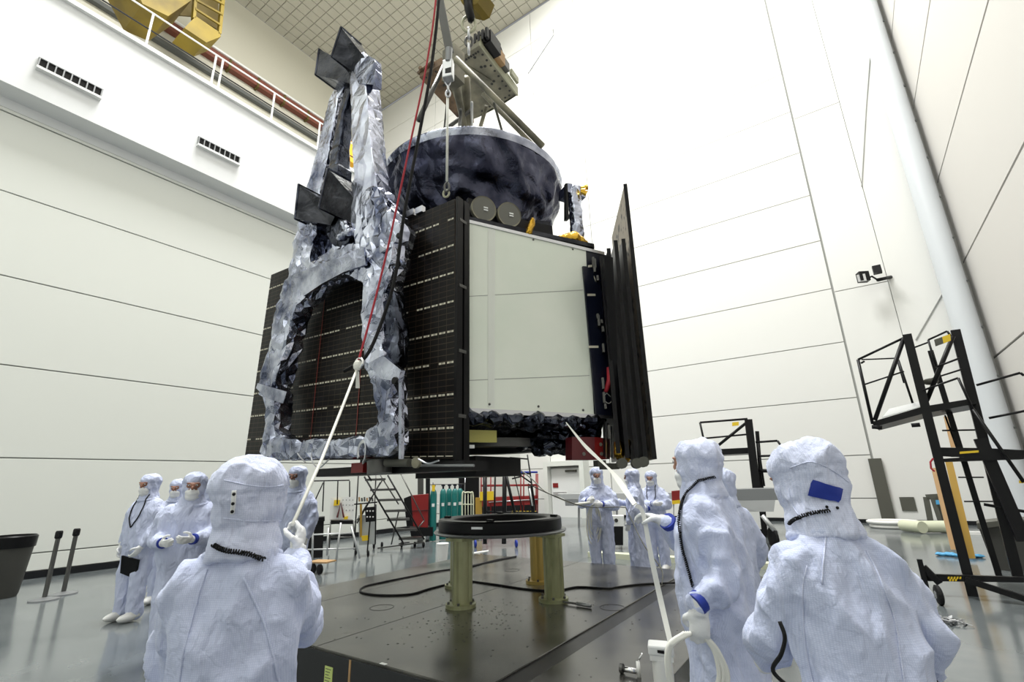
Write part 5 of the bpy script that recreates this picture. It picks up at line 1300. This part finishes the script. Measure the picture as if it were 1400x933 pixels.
# ---- black trestle legs behind the ring, blue castors
p = Pl(675, 748); tl2 = thing('black_trestle', 'black steel trestle with stair rails standing right behind the ring stand', 'trestle', p.o)
for (a, b_, r) in (((663, 648), (663, 744), .055), ((677, 648), (676, 705), .025), ((690, 640), (689, 744), .06), ((692, 650), (704, 703), .04), ((724, 665), (729, 702), .05), ((721, 622), (731, 690), .02), ((698, 628), (715, 700), .014)):
    T_([p(*a), p(*b_)], r, 'upright', 'black_metal', tl2)
for (a, b_) in (((660, 649), (726, 648)), ((697, 626), (722, 628)), ((660, 700), (735, 701)), ((680, 628), (727, 661)), ((700, 655), (712, 652))): T_([p(*a), p(*b_)], .02, 'rail', 'black_metal', tl2)
for x in (650, 706):
    q_ = G(x, 749); MB().wheel([q_[0], q_[1], .09], .09, .05, (.8, 1, 0)).build('castor', 'blue', tl2, smooth='auto')
T_([p(724, 668, -.08), p(728, 692, -.08)], .02, 'white_tube', 'white_paint', tl2)
# ---- red caged cart with blue top rail
p = Pl(705, 712); rc_ = thing('red_cart', 'red steel cage cart with blue top rail and red tray', 'cart', p.o)
T_([p(693, 646), p(735, 646)], .04, 'top_rail', 'blue', rc_)
for x in (658, 665, 671, 735, 733, 712, 716): T_([p(x, 648), p(x, 705)], .03, 'upright', 'red_paint', rc_)
for y in (664, 665): T_([p(657, y), p(735, y - 1), ], .03, 'cross_rail', 'red_paint', rc_)
MB().prism([p(657, 681), p(736, 678), p(736, 690), p(657, 693)], p.n * .8).build('tray', 'red_paint', rc_)
T_([p(668, 687, -.03), p(735, 683, -.03)], .025, 'tray_rail', 'silver', rc_)
MB().prism([p(660, 693), p(733, 690), p(733, 704), p(660, 706)], p.n * .8).build('lower_frame', 'black_metal', rc_)
for k in range(7): MB().prism([p(700 + 5 * k, 699, -.02), p(703 + 5 * k, 699, -.02), p(702 + 5 * k, 702, -.02), p(699 + 5 * k, 702, -.02)], -p.n * .01).build('hazard_mark', 'yellow', rc_)
# ---- long steel tables
p = Pl(790, 722); tt = thing('long_table', 'long grey steel bench behind the right group of workers', 'table', p.o)
q0, q1 = p(768, 683), p(925, 684)
MB().prism([p(762, 676), p(925, 674), p(925, 683), p(772, 683)], p.n * 1.2).build('table_top', 'light_metal', tt)
MB().prism([p(772, 683), p(800, 684), p(800, 692), p(773, 692)], p.n * .3).build('apron', 'grey_metal', tt)
for x in (790, 842, 900): MB().prism([p(x, 684, .1), p(x + 3, 684, .1), p(x + 3, 721.5, .1), p(x, 721.5, .1)], p.n * .1).build('leg', 'grey_metal', tt)
p = Pl(842, 752); bs = thing('black_cabinet', 'black box cabinet under white top with two round ports, between right workers', 'cabinet', p.o)
MB().prism([p(833, 720), p(852, 720), p(852, 746), p(833, 746)], p.n * .4).build('box', 'black_metal', bs)
MB().prism([p(832, 706), p(853, 706), p(853, 720), p(832, 720)], p.n * .4).build('top_box', 'white_paint', bs)
for x in (834, 842.5): MB().lathe([(.045, 0), (.045, .01)], p(x, 712), -p.n, 16).build('round_port', 'ink', bs)
for x in (834, 850): T_([p(x, 746), p(x, 753)], .012, 'leg', 'steel_dark', bs)
p = Pl(925, 740); ob = thing('red_case', 'small red and yellow case on thin legs left of middle right worker', 'case', p.o)
for x in (921, 935): T_([p(x, 688, .1), p(x, 740, .1)], .015, 'leg', 'grey_metal', ob)
MB().prism([p(918, 672), p(938, 670), p(938, 688), p(919, 690)], p.n * .3).build('case_body', 'red_paint', ob)
MB().prism([p(919, 685, -.02), p(937, 683, -.02), p(937, 688, -.02), p(919, 690, -.02)], -p.n * .02).build('stripe', 'yellow', ob)
p = Pl(1030, 752); wt2 = thing('wheeled_workbench', 'grey topped wheeled workbench with white box having a round port, behind right workers', 'workbench', p.o)
MB().prism([p(985, 670), p(1075, 668), p(1075, 684), p(985, 685)], p.n * 1.0).build('bench_top', 'grey_metal', wt2)
MB().prism([p(985, 697), p(1038, 699), p(1041, 724), p(985, 722)], p.n * .6).build('white_box', 'white_paint', wt2)
for x in (1006, 1019): MB().lathe([(.05, 0), (.05, .01)], p(x, 717), -p.n, 16).build('round_port', 'ink', wt2)
MB().prism([p(1010, 685), p(1060, 684), p(1058, 700), p(1010, 700)], p.n * .5).build('mechanism', 'light_metal', wt2)
MB().prism([p(1012, 724), p(1036, 724), p(1034, 748), p(1014, 748)], p.n * .3).build('under_box', 'black_metal', wt2)
q_ = G(1037, 755); MB().wheel([q_[0], q_[1], .24], .24, .09, (.85, .5, 0)).build('wheel', 'black_rubber', wt2, smooth='auto')
MB().lathe([(.15, -.05), (.15, .05)], [q_[0], q_[1], .24], (.85, .5, 0), 16).build('hub', 'white_paint', wt2)
q_ = G(1060, 752); MB().wheel([q_[0], q_[1], .24], .24, .09, (.85, .5, 0)).build('wheel', 'black_rubber', wt2, smooth='auto')
T_([p(1042, 705), p(1062, 730)], .05, 'arm', 'light_metal', wt2)
a, b_ = G(855, 752), G(1068, 766)
tag(MB().box((a[0] - .3, 10.1, 0), (-1.4, 10.35, .10)).build('floor_rail', 'cream_paint'), 'long pale green rail lying on the floor behind right workers', 'rail')
# ---- second work platform in the distance
p = Pl(1020, 735); w2 = thing('work_stand', 'distant black work stand with railed platform, beyond the middle right worker', 'work platform', p.o)
def beam(p, a, b_, w_, name, par, mm='black_metal', d=0.0, th=None):
    A_, B_ = p(*a, d), p(*b_, d); t = unit(B_ - A_); v = unit(np.cross(t, p.n)); 
    return MB().obox((A_ + B_) / 2, (B_ - A_) / 2, v * w_, p.n * (th or w_)).build(name, mm, par)
beam(p, (1023, 574), (1042, 735), .10, 'mast', w2); beam(p, (1035, 590), (1047, 735), .05, 'mast', w2, d=.4)
MB().prism([p(970, 615), p(1028, 612), p(1029, 620), p(970, 623)], p.n * 1.0).build('deck', 'black_metal', w2)
for (a, b_, r) in (((957, 578), (1022, 573), .03), ((957, 578), (965, 615), .03), ((960, 600), (1024, 594), .025), ((975, 615), (1022, 577), .04), ((1033, 605), (1063, 603), .03), ((1063, 603), (1072, 616), .03), ((1036, 624), (1067, 623), .03), ((1037, 644), (1062, 644), .05), ((1036, 605), (1045, 665), .025)):
    T_([p(*a), p(*b_)], r, 'rail', 'black_metal', w2)
MB().prism([p(1001, 578, -.05), p(1010, 577, -.05), p(1010, 582, -.05), p(1001, 583, -.05)], -p.n * .03).build('yellow_sign', 'yellow', w2)
# ---- large black work platform on the right
p = Pl(1325, 815); wp = thing('work_platform', 'large black wheeled maintenance platform with railings at the right edge', 'work platform', p.o)
beam(p, (1240, 458), (1331, 818), .055, 'mast', wp); beam(p, (1306, 452), (1392, 790), .055, 'mast', wp, d=.25)
beam(p, (1272, 480), (1368, 795), .035, 'mast', wp, d=.6, th=.04); beam(p, (1340, 600), (1400, 740), .07, 'side_beam', wp, d=.1)
MB().prism([p(1192, 577), p(1262, 556), p(1330, 545), p(1335, 552), p(1262, 566), p(1195, 584)], p.n * .9).build('deck', 'black_metal', wp)
MB().prism([p(1206, 572, .03), p(1258, 557, .03), p(1262, 549, .4), p(1216, 560, .4)], (0, 0, .01)).build('deck_plate', 'light_metal', wp)
for (a, b_, r, d_) in (((1173, 492), (1236, 462), .018, 0), ((1173, 492), (1193, 580), .022, 0), ((1177, 497), (1182, 494), .015, 0), ((1182, 526), (1236, 508), .012, .0), ((1236, 462), (1196, 575), .030, 0),
        ((1178, 492), (1226, 490), .012, .7), ((1226, 490), (1236, 524), .012, .7), ((1228, 492), (1248, 552), .016, .5), ((1243, 478), (1270, 468), .012, 0), ((1303, 460), (1267, 548), .030, .05),
        ((1269, 465), (1295, 453), .014, -.05), ((1295, 453), (1300, 460), .014, -.05), ((1269, 465), (1280, 502), .014, -.05), ((1280, 502), (1312, 490), .014, -.05), ((1262, 522), (1316, 505), .012, .1),
        ((1262, 534), (1310, 517), .014, -.1), ((1310, 517), (1330, 560), .016, -.1), ((1330, 560), (1400, 660), .022, -.1), ((1335, 527), (1395, 510), .016, .1), ((1395, 510), (1400, 514), .016, .1), ((1352, 572), (1402, 562), .016, .1),
        ((1292, 568), (1318, 640), .012, .6), ((1288, 589), (1340, 588), .012, .5), ((1300, 624), (1370, 622), .014, .5), ((1310, 653), (1345, 653), .010, .5), ((1318, 686), (1358, 686), .010, .5), ((1345, 690), (1402, 700), .02, .2)):
    T_([p(*a, d_), p(*b_, d_)], r, 'rail', 'black_metal', wp)
MB().prism([p(1282, 612), p(1350, 613), p(1402, 616), p(1402, 626), p(1350, 627), p(1285, 624)], p.n * .1).build('cross_beam', 'black_metal', wp)
MB().prism([p(1282, 628, -.01), p(1400, 620, -.01), p(1400, 628, -.01), p(1282, 632, -.01)], p.n * .5).build('cross_beam', 'black_metal', wp)
MB().prism([p(1312, 618, -.03), p(1338, 616, -.03), p(1338, 619, -.03), p(1312, 621, -.03)], -p.n * .01).build('yellow_label', 'yellow', wp)
MB().prism([p(1277, 465, -.07), p(1288, 461, -.07), p(1290, 470, -.07), p(1279, 474, -.07)], -p.n * .01).build('warning_sign', 'dark_post', wp)
MB().prism([p(1288, 461, -.07), p(1299, 457, -.07), p(1300, 466, -.07), p(1290, 470, -.07)], -p.n * .01).build('warning_sign', 'yellow', wp)
MB().prism([p(1393, 657, -.03), p(1402, 657, -.03), p(1402, 661, -.03), p(1393, 661, -.03)], -p.n * .01).build('yellow_label', 'yellow', wp)
T_([p(1192, 584), p(1206, 585)], .03, 'pad', 'black_rubber', wp); T_([p(1246, 582), p(1258, 581)], .03, 'pad', 'black_rubber', wp)
MB().prism([p(1262, 785, -.2), p(1402, 790, -.2), p(1402, 797, -.2), p(1262, 795, -.2)], p.n * .06).build('base_beam', 'black_metal', wp)
beam(p, (1320, 793), (1404, 820), .035, 'base_beam', wp, d=-.25)
for k in range(8): MB().prism([p(1296 + 4 * (k % 5) + 2 * (k // 5), 789 + 3 * (k // 5), -.22), p(1298.5 + 4 * (k % 5) + 2 * (k // 5), 789 + 3 * (k // 5), -.22), p(1298 + 4 * (k % 5) + 2 * (k // 5), 792 + 3 * (k // 5), -.22), p(1295.5 + 4 * (k % 5) + 2 * (k // 5), 792 + 3 * (k // 5), -.22)], -p.n * .005).build('hazard_mark', 'yellow', wp)
beam(p, (1257, 765), (1272, 826), .03, 'outrigger', wp, d=-.25); beam(p, (1262, 775), (1285, 798), .04, 'bracket', wp, d=-.22)
q_ = G(1287, 828); MB().wheel([q_[0], q_[1], .115], .115, .06, (1, .15, 0)).build('castor', 'black_rubber', wp, smooth='auto'); MB().lathe([(.045, -.035), (.045, .035)], [q_[0], q_[1], .115], (1, .15, 0), 12).build('castor_hub', 'grey_metal', wp)
T_([p(1276, 627, -.1), p(1272, 632, -.1), p(1273, 641, -.1), p(1278, 645, -.1)], .012, 'red_hook', 'rope_red', wp)
MB().ell(p(1272, 522, .1), (.10, .06, .05), 10, 6).build('clamp', 'dark_post', wp)
# ---- things by the right wall
p = Pl(1304, 770); bd1 = thing('wood_boards', 'tall leaning pale and golden wooden boards behind the black platform', 'boards', p.o)
MB().prism([p(1273, 640, .6), p(1280, 640, .6), p(1308, 752, .0), p(1300, 752, .0)], p.n * .04).build('board', 'wood', bd1)
MB().prism([p(1292, 630, .9), p(1302, 630, .9), p(1334, 764, .3), p(1322, 764, .3)], p.n * .04).build('board', 'wood_gold', bd1)
MB().prism([p(1290, 570, .9), p(1298, 570, .9), p(1308, 612, .7), p(1300, 612, .7)], p.n * .04).build('board', 'wood', bd1)
p = Pl(1385, 792); gb = thing('grey_bin', 'tall dark grey plastic bin behind the black platform, far right', 'bin', p(1380, 780, .8))
MB().prism([p(1338, 722, .8), p(1378, 716, .8), p(1420, 716, .8), p(1435, 790, .8), p(1362, 786, .8)], p.n * .6).build('bin_body', 'bin_grey', gb)
MB().prism([p(1335, 716, .75), p(1380, 711, .75), p(1424, 711, .75), p(1424, 718, .75), p(1380, 718, .75), p(1337, 724, .75)], p.n * .7).build('bin_rim', 'dark_post', gb)
p = Pl(1285, 725); fr_ = thing('metal_rack', 'small grey metal frame stood against the wall right of the wall plate', 'frame', p.o)
for (a, b_) in (((1266, 680), (1283, 679)), ((1266, 680), (1272, 712)), ((1276, 682), (1290, 724)), ((1283, 679), (1296, 724))): beam(p, a, b_, .07, 'bar', fr_, 'dark_post')
MB().prism([p(1279, 684, -.1), p(1287, 684, -.1), p(1286, 690, -.1), p(1280, 690, -.1)], -p.n * .05).build('blue_glove', 'light_blue', fr_)
p0 = G(1222, 722); hc = thing('hose_coil', 'coil of white hose with a red patch lying on the floor by the back wall', 'hose', p0)
for k, rr in enumerate((.55, .50, .60)):
    MB().tube([p0 + np.array([rr * math.cos(t), rr * .8 * math.sin(t), .05 + .06 * k]) for t in np.linspace(0, 2 * math.pi, 28, endpoint=False)], .05, 7, closed=True).build('hose_loop', 'white_plastic', hc, smooth=True)
MB().ell(p0 + [0, 0, .08], (.40, .3, .07), 12, 6).build('red_cloth', 'rope_red', hc, smooth=True)
p0 = G(1266, 729); ru = thing('rolled_mats', 'cream rolls of matting lying on the floor right of white hose', 'roll', p0)
for k, (dx, dy) in enumerate(((-.25, 0), (.15, .05))):
    ax = unit([1, .35, 0]) if k else unit([.6, -.8, 0])
    MB().lathe([(.06, -.32), (.15, -.32), (.15, .32), (.06, .32)], p0 + [dx, dy, .16], ax, 16).build('roll', 'cream_paint', ru, smooth='auto')
    MB().lathe([(.055, -.33), (.10, -.33)], p0 + [dx, dy, .16], ax, 16).build('roll_core', 'dark_post', ru)
MB().box(p0 + [.5, -.15, 0], p0 + [1.1, .05, .07]).build('flat_strip', 'white_plastic', ru)
p0 = G(1312, 762); rnd = random.Random(2)
bgm = MB()
for k in range(5): bgm.ell(p0 + [-.25 + .13 * k, rnd.uniform(-.06, .06), .03], (.12, .08, .035 + .01 * (k % 2)), 10, 6)
tag(mesh_obj('blue_bag', skin(bgm, .015, 1, lambda q, n: .02 * nz3(q[0] * 15, q[1] * 15, q[2] * 15)), 'light_blue'), 'crumpled light blue plastic on floor under the wooden boards', 'bag')
p0 = G(1300, 852); mb = MB()
for k in range(60):
    a = rnd.uniform(0, 6.28); r_ = rnd.uniform(0, .17); c = p0 + np.array([r_ * math.cos(a), r_ * math.sin(a), .01 + rnd.uniform(0, .05) * (1 - r_ / .2)]); b = rnd.uniform(0, 6.28); l_ = rnd.uniform(.02, .07)
    d_ = np.array([math.cos(b), math.sin(b), rnd.uniform(-.2, .4)]) * l_; e_ = np.array([-math.sin(b), math.cos(b), .3]) * .008
    mb.add([c - d_ - e_, c + d_ - e_, c + d_ + e_, c - d_ + e_], [(0, 1, 2, 3)])
tag(mb.build('foil_shreds', 'silver'), 'heap of shiny crumpled wrap strips on floor beside the platform castor', 'wrap', None, 'stuff')
# ---- floodlight camera on the wall
cc = onY(1215, 380, YB); fl = thing('wall_floodlight', 'pair of black floodlights on a short arm on the white wall', 'light', cc)
q_ = lambda x, y, d: onY(x, y, YB - d)
T_([q_(1218, 379, 0), q_(1200, 383, .5)], .06, 'arm', 'black_metal', fl)
MB().obox(q_(1180, 379, .8), (.14, .08, 0), (-.05, .12, 0), (0, 0, .17)).build('lamp_head', 'black_metal', fl); MB().obox(q_(1178, 380, .95), (.12, .02, 0), (0, .01, 0), (0, 0, .13)).build('lens', 'light_metal', fl)
MB().obox(q_(1199, 369, .6), (.12, 0, 0), (0, .1, 0), (0, .03, .15)).build('lamp_head', 'black_metal', fl)
T_([q_(1184, 382, .8), q_(1192, 378, .6), q_(1200, 383, .5)], .03, 'cable', 'black_metal', fl)
# ---- white pedestal at the platform corner, small fittings, disc base
p0 = G(908, 1010, 0); D_ = 3.05
t0_ = U(903, 882, 3.0); pd_ = thing('white_pedestal', 'white pipe pedestal with square cap standing in front of middle right worker', 'pedestal', (t0_[0], t0_[1], HP))
MB().obox(t0_ + [0, 0, -.02], (.075, .02, 0), (-.02, .06, 0), (0, 0, .03)).build('cap', 'white_paint', pd_, bevel=.012)
MB().obox(t0_ + [0, 0, -.06], (.068, .018, 0), (-.018, .055, 0), (0, 0, .015)).build('collar', 'white_plastic', pd_)
MB().lathe([(.062, HP), (.062, t0_[2] - .07)], (t0_[0], t0_[1], 0), n=20).build('pipe', 'white_plastic', pd_, smooth='auto')
c = t0_ + np.array([.02, -.06, -.02]); MB().obox(c, (.02, 0, 0), (0, .006, 0), (0, 0, .008)).build('latch', 'black_metal', pd_)
g0 = G(868, 925, HP); ft = thing('pipe_fittings', 'small chrome and white pipe fittings on platform left of the white pedestal', 'fitting', g0)
T_([g0 + [-.10, 0, .03], g0 + [.02, 0, .03]], .018, 'chrome_pipe', 'chrome', ft); T_([g0 + [.03, 0, .0], g0 + [.03, 0, .09]], .014, 'white_stub', 'white_plastic', ft)
MB().lathe([(.03, 0), (.03, .02)], g0 + [-.10, 0, .03], (1, 0, 0), 12).build('flange', 'steel_dark', ft); T_([g0 + [.03, 0, .09], g0 + [.06, .02, .14]], .006, 'lever', 'chrome', ft)
g0 = G(1044, 890); ds = thing('disc_base', 'white round disc base with brown stub on floor right of middle worker', 'base', g0)
MB().lathe([(.17, 0), (.17, .03), (.14, .055), (.03, .06)], g0, n=28).build('disc', 'white_paint', ds, smooth='auto')
MB().box(g0 + [-.11, -.02, .05], g0 + [-.05, .04, .17]).build('stub', 'wood', ds)
for o in bpy.data.objects:
    if '_org' in o: del o['_org']
